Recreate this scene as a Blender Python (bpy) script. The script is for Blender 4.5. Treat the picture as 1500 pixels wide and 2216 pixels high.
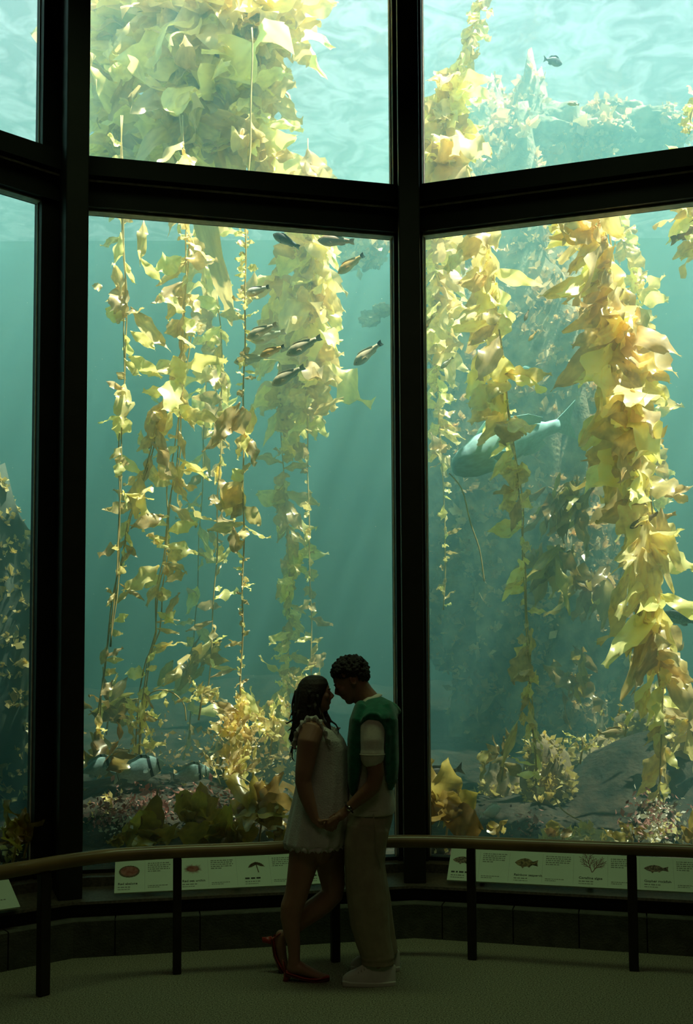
import bpy, bmesh, math, random
from mathutils import Vector, Matrix, Euler, noise

for o in list(bpy.data.objects):
    bpy.data.objects.remove(o)
scene = bpy.context.scene
COL = scene.collection
R = math.radians

# ------------------------------------------------------------------ camera
EYE = 1.65
FPX, PPX, PPY = 2154.0, 750.0, 1336.0
cam_data = bpy.data.cameras.new('camera')
cam = bpy.data.objects.new('camera', cam_data)
COL.objects.link(cam)
cam_data.sensor_fit = 'VERTICAL'
cam_data.sensor_height = 36.0
cam_data.lens = 36.0 * FPX / 2216.0
cam_data.shift_y = (PPY - 1108.0) / 2216.0
cam_data.clip_end = 100
CAM_M = Euler((R(90 + 3.2), 0, 0)).to_matrix() @ Matrix.Rotation(R(-0.3), 3, 'Z')
cam.matrix_world = Matrix.Translation((0, 0, EYE)) @ CAM_M.to_4x4()
scene.camera = cam

# ------------------------------------------------------------------ world, sun, exposure
scene.view_settings.view_transform = 'Standard'
scene.view_settings.look = 'None'
scene.view_settings.exposure = -0.30
scene.view_settings.gamma = 1.0
scene.view_settings.use_curve_mapping = False
scene.cycles.volume_bounces = 2
scene.cycles.max_bounces = 5
scene.cycles.transparent_max_bounces = 12
scene.cycles.sample_clamp_indirect = 4.0
scene.cycles.use_denoising = True
scene.cycles.adaptive_threshold = 0.04
scene.cycles.use_light_tree = False

world = bpy.data.worlds.new('sky')
scene.world = world
world.use_nodes = True
bg = world.node_tree.nodes['Background']
bg.inputs['Color'].default_value = (0.80, 0.93, 1.0, 1)
bg.inputs['Strength'].default_value = 1.9

sun_data = bpy.data.lights.new('sun', 'SUN')
sun_data.energy = 52.0
sun_data.angle = R(1.2)
sun_data.color = (1.0, 0.95, 0.82)
sun = bpy.data.objects.new('sun', sun_data)
COL.objects.link(sun)
SUN_FROM = Vector((0.36, -0.10, 1.0)).normalized()
sun.rotation_euler = SUN_FROM.to_track_quat('Z', 'Y').to_euler()
sun.location = (0, 9, 14)

# dim house lights of the gallery: a strip high above the windows and a weak warm one further back
def house_light(name, loc, size, energy, color, spread):
    d = bpy.data.lights.new(name, 'AREA'); d.energy = energy; d.shape = 'RECTANGLE'; d.size, d.size_y = size; d.color = color; d.spread = spread
    o = bpy.data.objects.new(name, d); COL.objects.link(o); o.location = loc
    return o
house_light('ceiling_strip_light', (0.2, 5.3, 6.62), (4.2, 0.5), 11.5, (0.66, 1.0, 0.46), R(76))
house_light('gallery_light', (0.3, 0.5, 6.62), (4.0, 2.0), 17.0, (1.0, 0.86, 0.52), R(150))

# ------------------------------------------------------------------ helpers
def ray(px, py):
    return CAM_M @ Vector(((px - PPX) / FPX, (PPY - py) / FPX, -1.0))
def at(px, py, Y):                       # the point of the place seen at a pixel, Y metres in front
    d = ray(px, py)
    return Vector((0, 0, EYE)) + d * (Y / d.y)
def ground(px, py, z=0.0):
    d = ray(px, py)
    return Vector((0, 0, EYE)) + d * ((z - EYE) / d.z)
def mpp(Y):                              # metres per pixel at distance Y
    return Y / FPX

def lerp(a, b, t): return a + (b - a) * t

def link(o, parent=None):
    COL.objects.link(o)
    if parent is not None:
        o.parent = parent
    return o

def tag(o, label=None, cat=None, group=None, kind=None):
    if label: o['label'] = label
    if cat: o['category'] = cat
    if group: o['group'] = group
    if kind: o['kind'] = kind
    return o

def empty(name, loc=(0, 0, 0), parent=None):
    o = bpy.data.objects.new(name, None)
    o.empty_display_size = 0.05
    o.location = loc
    return link(o, parent)

class MB:
    """collects vertices and faces, then links them as one mesh object"""
    def __init__(self):
        self.v, self.f = [], []
    def add(self, vs, fs):
        b = len(self.v)
        self.v += [tuple(p) for p in vs]
        self.f += [tuple(b + i for i in f) for f in fs]
    def hexa(self, c):                   # 8 corners: bottom 4 (ccw), top 4
        self.add(c, [(3, 2, 1, 0), (4, 5, 6, 7), (0, 1, 5, 4), (1, 2, 6, 5), (2, 3, 7, 6), (3, 0, 4, 7)])
    def box(self, lo, hi, M=None):
        x0, y0, z0 = lo; x1, y1, z1 = hi
        c = [Vector(p) for p in ((x0, y0, z0), (x1, y0, z0), (x1, y1, z0), (x0, y1, z0), (x0, y0, z1), (x1, y0, z1), (x1, y1, z1), (x0, y1, z1))]
        if M is not None: c = [M @ p for p in c]
        self.hexa(c)
    def rings(self, rings, closed=True, caps=True):
        n = len(rings[0]); b = len(self.v)
        for r in rings: self.v += [tuple(p) for p in r]
        for i in range(len(rings) - 1):
            for j in range(n if closed else n - 1):
                k = (j + 1) % n
                self.f.append((b + i * n + j, b + i * n + k, b + (i + 1) * n + k, b + (i + 1) * n + j))
        if caps and closed:
            self.f.append(tuple(b + j for j in range(n))[::-1])
            self.f.append(tuple(b + (len(rings) - 1) * n + j for j in range(n)))
    def tube(self, pts, rad, n=8, caps=True):
        pts = [Vector(p) for p in pts]
        rads = rad if isinstance(rad, (list, tuple)) else [rad] * len(pts)
        up = None; rr = []
        for i, p in enumerate(pts):
            t = (pts[min(i + 1, len(pts) - 1)] - pts[max(i - 1, 0)]).normalized()
            if up is None:
                up = t.orthogonal().normalized()
            u = (up - t * up.dot(t)).normalized(); w = t.cross(u); up = u
            r = rads[i]
            ru, rw = r if isinstance(r, (tuple, list)) else (r, r)
            rr.append([p + u * (math.cos(2 * math.pi * k / n) * ru) + w * (math.sin(2 * math.pi * k / n) * rw) for k in range(n)])
        self.rings(rr, True, caps)
    def ball(self, c, r, n=10, m=7, M=None):
        c = Vector(c); rx, ry, rz = r if isinstance(r, (tuple, list)) else (r, r, r)
        rr = []
        for i in range(m + 1):
            th = math.pi * min(max(i / m, 0.02), 0.98)
            ring = []
            for j in range(n):
                ph = 2 * math.pi * j / n
                p = Vector((rx * math.sin(th) * math.cos(ph), ry * math.sin(th) * math.sin(ph), -rz * math.cos(th)))
                if M is not None: p = M @ p
                ring.append(c + p)
            rr.append(ring)
        self.rings(rr)
    def mesh(self, name, smooth=False):
        me = bpy.data.meshes.new(name)
        me.from_pydata(self.v, [], self.f)
        me.validate()
        if smooth:
            me.polygons.foreach_set('use_smooth', [True] * len(me.polygons))
        me.update()
        return me
    def build(self, name, mat, parent=None, smooth=False):
        me = self.mesh(name, smooth)
        me.materials.append(mat)
        return link(bpy.data.objects.new(name, me), parent)

def recalc(me):
    bm = bmesh.new(); bm.from_mesh(me)
    bmesh.ops.recalc_face_normals(bm, faces=bm.faces)
    bm.to_mesh(me); bm.free()

def mesh_obj(name, me, mat, parent=None):
    if mat is not None and not me.materials: me.materials.append(mat)
    return link(bpy.data.objects.new(name, me), parent)

# ------------------------------------------------------------------ materials
def new_mat(name):
    m = bpy.data.materials.new(name); m.use_nodes = True
    nt = m.node_tree
    for n in list(nt.nodes): nt.nodes.remove(n)
    out = nt.nodes.new('ShaderNodeOutputMaterial')
    return m, nt, out

def principled(name, col, rough=0.6, metal=0.0, var=0.0, scale=8.0, bump=0.0, bscale=60.0, spec=0.5, sheen=0.0, col2=None, coords='Object'):
    m, nt, out = new_mat(name)
    b = nt.nodes.new('ShaderNodeBsdfPrincipled')
    b.inputs['Roughness'].default_value = rough
    b.inputs['Metallic'].default_value = metal
    b.inputs['Specular IOR Level'].default_value = spec
    b.inputs['Sheen Weight'].default_value = sheen
    nt.links.new(b.outputs[0], out.inputs['Surface'])
    tc = nt.nodes.new('ShaderNodeTexCoord')
    if var > 0 or col2:
        nz = nt.nodes.new('ShaderNodeTexNoise'); nz.inputs['Scale'].default_value = scale; nz.inputs['Detail'].default_value = 5
        nt.links.new(tc.outputs[coords], nz.inputs['Vector'])
        rp = nt.nodes.new('ShaderNodeValToRGB')
        c2 = col2 or tuple(min(1, c * (1 + var)) for c in col)
        c1 = col if col2 else tuple(c * (1 - var) for c in col)
        rp.color_ramp.elements[0].color = (*c1, 1); rp.color_ramp.elements[1].color = (*c2, 1)
        rp.color_ramp.elements[0].position = 0.35; rp.color_ramp.elements[1].position = 0.65
        nt.links.new(nz.outputs['Fac'], rp.inputs['Fac']); nt.links.new(rp.outputs['Color'], b.inputs['Base Color'])
    else:
        b.inputs['Base Color'].default_value = (*col, 1)
    if bump > 0:
        n2 = nt.nodes.new('ShaderNodeTexNoise'); n2.inputs['Scale'].default_value = bscale; n2.inputs['Detail'].default_value = 4
        nt.links.new(tc.outputs[coords], n2.inputs['Vector'])
        bp = nt.nodes.new('ShaderNodeBump'); bp.inputs['Strength'].default_value = bump; bp.inputs['Distance'].default_value = 0.02
        nt.links.new(n2.outputs['Fac'], bp.inputs['Height']); nt.links.new(bp.outputs['Normal'], b.inputs['Normal'])
    return m

MAT = {}
MAT['carpet'] = principled('carpet', (0.27, 0.26, 0.17), 0.95, var=0.65, scale=130, bump=0.6, bscale=200, spec=0.1)
MAT['block'] = principled('curb_stone', (0.10, 0.10, 0.075), 0.85, var=0.2, scale=12, bump=0.25, bscale=90, spec=0.2)
MAT['joint'] = principled('joint_mortar', (0.02, 0.02, 0.018), 0.95)
MAT['dark'] = principled('dark_paint', (0.012, 0.011, 0.008), 0.55, var=0.2, scale=3, spec=0.35)
MAT['frame'] = principled('window_frame_paint', (0.016, 0.014, 0.010), 0.5, var=0.25, scale=5, spec=0.35)
MAT['strip'] = principled('lit_edge_strip', (0.75, 0.72, 0.56), 0.4, var=0.15, scale=20)  # pale colour also stands in for light caught on column and transom edges
MAT['sill'] = principled('sill_granite', (0.075, 0.06, 0.04), 0.45, var=0.35, scale=60, bump=0.05, bscale=40)
MAT['plaster'] = principled('gallery_plaster', (0.05, 0.047, 0.04), 0.9, var=0.1, scale=4)
MAT['wood'] = principled('rail_wood', (0.22, 0.14, 0.055), 0.28, var=0.25, scale=3, spec=0.5)
MAT['post'] = principled('post_metal', (0.022, 0.017, 0.012), 0.5, var=0.2, scale=10, spec=0.35)

def glass_mat():
    m, nt, out = new_mat('tank_glass')
    tr = nt.nodes.new('ShaderNodeBsdfTransparent'); tr.inputs['Color'].default_value = (0.985, 1, 0.995, 1)
    gl = nt.nodes.new('ShaderNodeBsdfGlossy'); gl.inputs['Roughness'].default_value = 0.0
    fr = nt.nodes.new('ShaderNodeFresnel'); fr.inputs['IOR'].default_value = 1.30
    mx = nt.nodes.new('ShaderNodeMixShader')
    nt.links.new(fr.outputs[0], mx.inputs[0]); nt.links.new(tr.outputs[0], mx.inputs[1]); nt.links.new(gl.outputs[0], mx.inputs[2])
    nt.links.new(mx.outputs[0], out.inputs['Surface'])
    return m
MAT['glass'] = glass_mat()

# absorption and scattering of the tank water, per metre
SIG_A = (0.222, 0.155, 0.170)
SIG_S = (0.043, 0.098, 0.104)
def water_mat():
    m, nt, out = new_mat('tank_water')
    ab = nt.nodes.new('ShaderNodeVolumeAbsorption'); sc = nt.nodes.new('ShaderNodeVolumeScatter')
    ka, ks = max(SIG_A), max(SIG_S)
    ab.inputs['Density'].default_value = ka; ab.inputs['Color'].default_value = (*[1 - a / ka for a in SIG_A], 1)
    sc.inputs['Density'].default_value = ks; sc.inputs['Color'].default_value = (*[s / ks for s in SIG_S], 1)
    sc.inputs['Anisotropy'].default_value = 0.1
    ad = nt.nodes.new('ShaderNodeAddShader')
    nt.links.new(ab.outputs[0], ad.inputs[0]); nt.links.new(sc.outputs[0], ad.inputs[1])
    nt.links.new(ad.outputs[0], out.inputs['Volume'])
    return m
MAT['water'] = water_mat()

def surface_mat():                       # rippled water surface: lets light through unevenly, mirrors a little
    m, nt, out = new_mat('water_surface')
    tc = nt.nodes.new('ShaderNodeTexCoord')
    nz = nt.nodes.new('ShaderNodeTexNoise'); nz.inputs['Scale'].default_value = 2.6; nz.inputs['Detail'].default_value = 3; nz.inputs['Distortion'].default_value = 1.2
    nt.links.new(tc.outputs['Object'], nz.inputs['Vector'])
    rp = nt.nodes.new('ShaderNodeValToRGB')
    rp.color_ramp.elements[0].position = 0.40; rp.color_ramp.elements[0].color = (0.52, 0.54, 0.55, 1)
    rp.color_ramp.elements[1].position = 0.62; rp.color_ramp.elements[1].color = (1, 1, 1, 1)
    nt.links.new(nz.outputs['Fac'], rp.inputs['Fac'])
    tr = nt.nodes.new('ShaderNodeBsdfTransparent'); nt.links.new(rp.outputs['Color'], tr.inputs['Color'])
    gl = nt.nodes.new('ShaderNodeBsdfGlossy'); gl.inputs['Roughness'].default_value = 0.0
    mx = nt.nodes.new('ShaderNodeMixShader'); mx.inputs[0].default_value = 0.08
    nt.links.new(tr.outputs[0], mx.inputs[1]); nt.links.new(gl.outputs[0], mx.inputs[2])
    nt.links.new(mx.outputs[0], out.inputs['Surface'])
    return m
MAT['surface'] = surface_mat()

def leaf_mat(name, dif, trans, gloss=0.10, hue_var=0.03, val_var=0.35, spots=0.25):
    m, nt, out = new_mat(name)
    oi = nt.nodes.new('ShaderNodeObjectInfo'); tc = nt.nodes.new('ShaderNodeTexCoord')
    nz = nt.nodes.new('ShaderNodeTexNoise'); nz.inputs['Scale'].default_value = 5; nz.inputs['Detail'].default_value = 6
    nt.links.new(tc.outputs['Object'], nz.inputs['Vector'])
    mr = nt.nodes.new('ShaderNodeMapRange'); mr.inputs['To Min'].default_value = 1 - val_var; mr.inputs['To Max'].default_value = 1 + val_var
    nt.links.new(oi.outputs['Random'], mr.inputs['Value'])
    mr2 = nt.nodes.new('ShaderNodeMapRange'); mr2.inputs['From Min'].default_value = 0.3; mr2.inputs['From Max'].default_value = 0.7
    mr2.inputs['To Min'].default_value = 1 - spots; mr2.inputs['To Max'].default_value = 1 + spots
    nt.links.new(nz.outputs['Fac'], mr2.inputs['Value'])
    mul = nt.nodes.new('ShaderNodeMath'); mul.operation = 'MULTIPLY'
    nt.links.new(mr.outputs[0], mul.inputs[0]); nt.links.new(mr2.outputs[0], mul.inputs[1])
    def tint(col):
        h = nt.nodes.new('ShaderNodeHueSaturation'); h.inputs['Color'].default_value = (*col, 1)
        mh = nt.nodes.new('ShaderNodeMapRange'); mh.inputs['To Min'].default_value = 0.5 - hue_var; mh.inputs['To Max'].default_value = 0.5 + hue_var * 0.6
        nt.links.new(oi.outputs['Random'], mh.inputs['Value']); nt.links.new(mh.outputs[0], h.inputs['Hue'])
        nt.links.new(mul.outputs[0], h.inputs['Value'])
        return h
    d = nt.nodes.new('ShaderNodeBsdfDiffuse'); nt.links.new(tint(dif).outputs[0], d.inputs['Color'])
    t = nt.nodes.new('ShaderNodeBsdfTranslucent'); nt.links.new(tint(trans).outputs[0], t.inputs['Color'])
    g = nt.nodes.new('ShaderNodeBsdfGlossy'); g.inputs['Roughness'].default_value = 0.32; g.inputs['Color'].default_value = (1, 1, 0.9, 1)
    a = nt.nodes.new('ShaderNodeAddShader'); nt.links.new(d.outputs[0], a.inputs[0]); nt.links.new(t.outputs[0], a.inputs[1])
    mx = nt.nodes.new('ShaderNodeMixShader'); mx.inputs[0].default_value = gloss
    nt.links.new(a.outputs[0], mx.inputs[1]); nt.links.new(g.outputs[0], mx.inputs[2])
    nt.links.new(mx.outputs[0], out.inputs['Surface'])
    return m
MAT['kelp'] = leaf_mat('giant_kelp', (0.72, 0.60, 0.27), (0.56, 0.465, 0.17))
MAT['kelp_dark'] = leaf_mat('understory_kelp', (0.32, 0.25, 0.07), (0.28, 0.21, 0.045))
MAT['kelp_brown'] = leaf_mat('broad_kelp', (0.26, 0.19, 0.04), (0.26, 0.19, 0.035))
MAT['stipe'] = principled('kelp_stipe', (0.70, 0.54, 0.22), 0.5, var=0.3, scale=6)
MAT['rock'] = principled('reef_rock', (0.26, 0.20, 0.12), 0.9, col2=(0.48, 0.37, 0.22), scale=4, bump=0.8, bscale=14)
MAT['crust'] = principled('encrusted_rock', (0.06, 0.055, 0.03), 0.9, col2=(0.24, 0.14, 0.11), scale=9, bump=1.0, bscale=22)
MAT['sand'] = principled('tank_sand', (0.45, 0.38, 0.22), 0.95, var=0.2, scale=30, bump=0.3, bscale=30)
MAT['reef'] = principled('pale_reef', (0.16, 0.14, 0.08), 0.9, col2=(0.55, 0.45, 0.28), scale=6, bump=1.0, bscale=18)
MAT['bed'] = principled('reef_bed', (0.022, 0.028, 0.02), 0.9, col2=(0.085, 0.07, 0.048), scale=7, bump=1.0, bscale=22)
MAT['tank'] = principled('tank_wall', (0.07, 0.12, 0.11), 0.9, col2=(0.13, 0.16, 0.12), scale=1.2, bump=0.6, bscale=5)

# ------------------------------------------------------------------ gallery structure
FACE = 2.064
ANG = (51.5, 78.67, 105.5, 132.5)
V = {1: Vector((-1.60, 5.894, 0)), 2: Vector((0.421, 6.30, 0))}
DIRS = [Vector((math.sin(R(a)), math.cos(R(a)), 0)) for a in ANG]
V[2] = V[1] + DIRS[1] * FACE
V[0] = V[1] - DIRS[0] * FACE
V[3] = V[2] + DIRS[2] * FACE
V[4] = V[3] + DIRS[3] * FACE
NRM = [Vector((-d.y, d.x, 0)) for d in DIRS]            # outward, into the tank
def bis(i):                                             # corner direction with unit offset
    if i == 0: return NRM[0]
    if i == 4: return NRM[3]
    n = (NRM[i - 1] + NRM[i]); n.normalize()
    return n / n.dot(NRM[i])
def corner(i, d, z):                                    # corner i of the bay, d metres outward from the curb front
    p = V[i] + bis(i) * d
    return Vector((p.x, p.y, z))
def on_face(k, s, d, z):                                # s metres along face k from corner k
    p = V[k] + DIRS[k] * s + NRM[k] * d
    return Vector((p.x, p.y, z))
def face_box(mb, k, s0, s1, d0, d1, z0, z1):
    mb.hexa([on_face(k, s0, d0, z0), on_face(k, s1, d0, z0), on_face(k, s1, d1, z0), on_face(k, s0, d1, z0),
             on_face(k, s0, d0, z1), on_face(k, s1, d0, z1), on_face(k, s1, d1, z1), on_face(k, s0, d1, z1)])
def bay_band(mb, prof, faces=(0, 1, 2, 3)):             # sweep a (d, z) profile round the bay
    ids = list(range(faces[0], faces[-1] + 2))
    rr = [[corner(i, d, z) for d, z in prof] for i in ids]
    mb.rings(rr)

RX, RY0, ZC = 5.2, -6.0, 6.70
m = MB()
m.add([(-RX, RY0, 0), (RX, RY0, 0), (RX, 7.2, 0), (-RX, 7.2, 0)], [(0, 1, 2, 3)])
floor = m.build('floor', MAT['carpet']); tag(floor, 'olive brown carpet of the dark viewing gallery', kind='structure')
m = MB(); GD = 0.48
cp_ = [Vector((-RX, RY0, 0)), Vector((RX, RY0, 0)), Vector((RX, corner(4, GD, 0).y, 0))] + [corner(i, GD - 0.03, 0) for i in (4, 3, 2, 1, 0)] + [Vector((-RX, corner(0, GD, 0).y, 0))]
m.add([(p.x, p.y, ZC) for p in cp_] + [(p.x, p.y, ZC + 0.1) for p in cp_], [tuple(range(9))[::-1], tuple(range(9, 18))] + [(i, (i + 1) % 9, 9 + (i + 1) % 9, 9 + i) for i in range(9)])
tag(m.build('ceiling', MAT['plaster']), 'dark gallery ceiling', kind='structure')
m = MB(); m.box((-RX - 0.2, RY0, 0), (-RX, 7.0, ZC)); tag(m.build('wall_left', MAT['plaster']), 'dark gallery side wall', kind='structure')
m = MB(); m.box((RX, RY0, 0), (RX + 0.2, 7.0, ZC)); tag(m.build('wall_right', MAT['plaster']), 'dark gallery side wall', kind='structure')
m = MB(); m.box((-RX, RY0 - 0.2, 0), (RX, RY0, ZC)); tag(m.build('wall_back', MAT['plaster']), 'dark gallery wall behind the viewer', kind='structure')
GD = 0.48                                               # glass plane, outward from the curb front
c0, c4 = corner(0, GD, 0), corner(4, GD, 0)
m = MB()
m.hexa([Vector((-RX - 0.2, c0.y - 0.1, 0)), Vector((c0.x, c0.y - 0.1, 0)), Vector((c0.x, c0.y + 0.1, 0)), Vector((-RX - 0.2, c0.y + 0.1, 0)),
        Vector((-RX - 0.2, c0.y - 0.1, 8.1)), Vector((c0.x, c0.y - 0.1, 8.1)), Vector((c0.x, c0.y + 0.1, 8.1)), Vector((-RX - 0.2, c0.y + 0.1, 8.1))])
m.hexa([Vector((c4.x, c4.y - 0.1, 0)), Vector((RX + 0.2, c4.y - 0.1, 0)), Vector((RX + 0.2, c4.y + 0.1, 0)), Vector((c4.x, c4.y + 0.1, 0)),
        Vector((c4.x, c4.y - 0.1, 8.1)), Vector((RX + 0.2, c4.y - 0.1, 8.1)), Vector((RX + 0.2, c4.y + 0.1, 8.1)), Vector((c4.x, c4.y + 0.1, 8.1))])
tag(m.build('wall_front', MAT['plaster']), 'dark wall the tank windows are set in', kind='structure')

# stone curb: blocks with recessed joints
curb = MB(); bay_band(curb, [(0.012, 0), (0.10, 0), (0.10, 0.20), (0.012, 0.20)])
curb = curb.build('wall_curb', MAT['joint']); tag(curb, 'low curb of dark stone blocks under the tank windows', kind='structure')
cuts = {0: [0, 0.42, 0.84, 1.26, 1.68, FACE], 1: [0, 0.235, 0.73, 1.245, 1.77, FACE], 2: [0, 0.165, 0.60, 0.99, 1.38, 1.72, FACE], 3: [0, 0.5, 1.0, 1.5, FACE]}
rnd = random.Random(4)
for k, cs in cuts.items():
    for a, b in zip(cs, cs[1:]):
        mb = MB(); j = 0.004; pr = rnd.uniform(0, 0.004); h = 0.213
        a0 = a + (j if a > 0 else 0); b0 = b - (j if b < FACE else 0)
        def pt(s, d, z):
            if s <= 0: return corner(k, d, z)
            if s >= FACE: return corner(k + 1, d, z)
            return on_face(k, s, d, z)
        e = 0.006
        prof = [(-pr, 0), (-pr, h - e), (-pr + e, h), (0.11, h), (0.11, 0)]
        mb.rings([[pt(s, d, z) for d, z in prof] for s in (a0, b0)])
        recalc_me = mb.build('block', MAT['block'], curb); recalc(recalc_me.data)

# dark fascia, sloping ledge and sill under the glass
m = MB(); bay_band(m, [(0.09, 0), (0.5, 0), (0.5, 0.30), (0.10, 0.30)])
tag(m.build('wall_fascia', MAT['dark']), 'dark painted fascia between the stone curb and the sill', kind='structure')
m = MB(); bay_band(m, [(0.07, 0.29), (0.62, 0.29), (0.62, 0.40), (0.52, 0.415), (0.36, 0.39), (0.35, 0.335), (0.075, 0.305)])
tag(m.build('trim_1', MAT['sill']), 'sloping brown granite sill along the foot of the windows', kind='structure')

# windows: one per face, two panes each with frame bars, strips and transom
Z0, ZT0, ZT1, ZTOP = 0.425, 4.66, 5.00, 8.1
win_labels = ['tall tank window on the outer side of the thick corner column', 'tall tank window with the school of small fish', 'tall tank window with the big pale blue fish', 'tank window beyond the picture edge']
for k in range(4):
    root = empty('window_%d' % (k + 1), on_face(k, FACE / 2, GD, 0)); tag(root, win_labels[k], kind='structure')
    iv = root.matrix_basis.inverted()
    Lg = (corner(k + 1, GD, 0) - corner(k, GD, 0)).length
    s_off = (corner(k, GD, 0) - V[k]).dot(DIRS[k])
    sa, sb = s_off + 0.118, s_off + Lg - (0.118 if k else 0.20)         # inner edges of the end frames
    def part(name, mat, fn):
        mb = MB(); fn(mb)
        o = mb.build(name, mat); recalc(o.data)
        o.parent = root; o.matrix_parent_inverse = Matrix.Translation(-root.location)
        return o
    for z0, z1 in ((Z0, ZT0), (ZT1, ZTOP)):
        part('pane', MAT['glass'], lambda mb: face_box(mb, k, sa - 0.015, sb + 0.015, GD, GD + 0.02, z0 - 0.015, z1 + 0.015))
        for s0, s1 in ((s_off + 0.02, sa), (sb, s_off + Lg - 0.02)):
            part('frame_bar', MAT['frame'], lambda mb: face_box(mb, k, s0, s1, GD - 0.07, GD + 0.05, z0 - 0.02, z1 + 0.02))
        for s0, s1 in ((sa - 0.004, sa + 0.006), (sb - 0.006, sb + 0.004)):
            part('gasket', MAT['strip'], lambda mb: face_box(mb, k, s0, s1, GD - 0.012, GD - 0.002, z0, z1))
        for s0, s1 in ((s_off + 0.071, s_off + 0.079), (s_off + Lg - 0.079, s_off + Lg - 0.071)):
            part('lit_edge_strip', MAT['strip'], lambda mb: face_box(mb, k, s0, s1, GD - 0.17, GD - 0.068, z0, z1))  # added strips, painted pale for the tank light along the column sides
    part('bottom_rail', MAT['frame'], lambda mb: face_box(mb, k, s_off, s_off + Lg, GD - 0.05, GD + 0.05, Z0 - 0.05, Z0))
    part('transom', MAT['frame'], lambda mb: (face_box(mb, k, s_off, s_off + Lg, GD - 0.09, GD + 0.05, ZT0 + 0.015, ZT1), face_box(mb, k, s_off, s_off + Lg, GD - 0.14, GD - 0.085, ZT0 + 0.20, ZT1 - 0.015)))
    part('transom_lit_edge', MAT['strip'], lambda mb: face_box(mb, k, s_off + 0.05, s_off + Lg - 0.05, GD - 0.098, GD - 0.088, ZT0 + 0.178, ZT0 + 0.19))  # pale line painted for the transom ledge lit from above
    part('transom_lip', MAT['strip'], lambda mb: face_box(mb, k, sa, sb, GD - 0.05, GD + 0.01, ZT0 + 0.002, ZT0 + 0.012))

for i in (1, 2, 3):
    m = MB(); c = corner(i, GD, 0); n = bis(i).normalized(); t = Vector((n.y, -n.x, 0))
    def cp(a, b, z): return Vector((c.x, c.y, z)) + t * a + n * b
    for (a0, a1, b0, b1) in ((-0.070, 0.070, -0.375, 0.06),):
        m.hexa([cp(a0, b0, 0.2), cp(a1, b0, 0.2), cp(a1, b1, 0.2), cp(a0, b1, 0.2), cp(a0, b0, 8.1), cp(a1, b0, 8.1), cp(a1, b1, 8.1), cp(a0, b1, 8.1)])
    o = m.build('trim_%d' % (i + 1), MAT['frame']); recalc(o.data)
    tag(o, ['dark steel corner column on the outer side of the bay', 'dark steel corner column behind the standing couple', 'dark steel corner column past the picture edge'][i - 1], kind='structure')
    bv = o.modifiers.new('bevel', 'BEVEL'); bv.width = 0.008; bv.segments = 2

# ------------------------------------------------------------------ tank: shell, water and surface
TX, TY, ZW = 7.0, 14.5, 8.0
def tank_outline(off):
    pts = [Vector((-TX, corner(0, GD, 0).y + 0.12, 0))]
    pts += [corner(i, GD + off, 0) for i in range(5)]
    pts += [Vector((TX, corner(4, GD, 0).y + 0.12, 0)), Vector((TX, TY, 0)), Vector((-TX, TY, 0))]
    return pts
def prism(mb, pts, z0, z1):
    n = len(pts)
    mb.add([(p.x, p.y, z0) for p in pts] + [(p.x, p.y, z1) for p in pts],
           [tuple(range(n))[::-1], tuple(range(n, 2 * n))] + [(i, (i + 1) % n, n + (i + 1) % n, n + i) for i in range(n)])
m = MB(); prism(m, tank_outline(0.022), 0.12, ZW)
wat = m.build('water', MAT['water']); tag(wat, 'hazy blue green sea water filling the tank', kind='stuff'); recalc(wat.data)
m = MB(); m.add([(-TX, 4.6, ZW + 0.01), (TX, 4.6, ZW + 0.01), (TX, TY, ZW + 0.01), (-TX, TY, ZW + 0.01)], [(0, 1, 2, 3)])
tag(m.build('water_surface', MAT['surface']), 'bright rippled water surface seen from below', kind='structure')
m = MB()
m.box((-TX - 0.3, 4.2, 0), (-TX, TY + 0.3, 9)); m.box((TX, 4.2, 0), (TX + 0.3, TY + 0.3, 9)); m.box((-TX - 0.3, TY, 0), (TX + 0.3, TY + 0.3, 8.1))
tag(m.build('wall_tank', MAT['tank']), 'hazy far wall of the tank', kind='structure')
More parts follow.
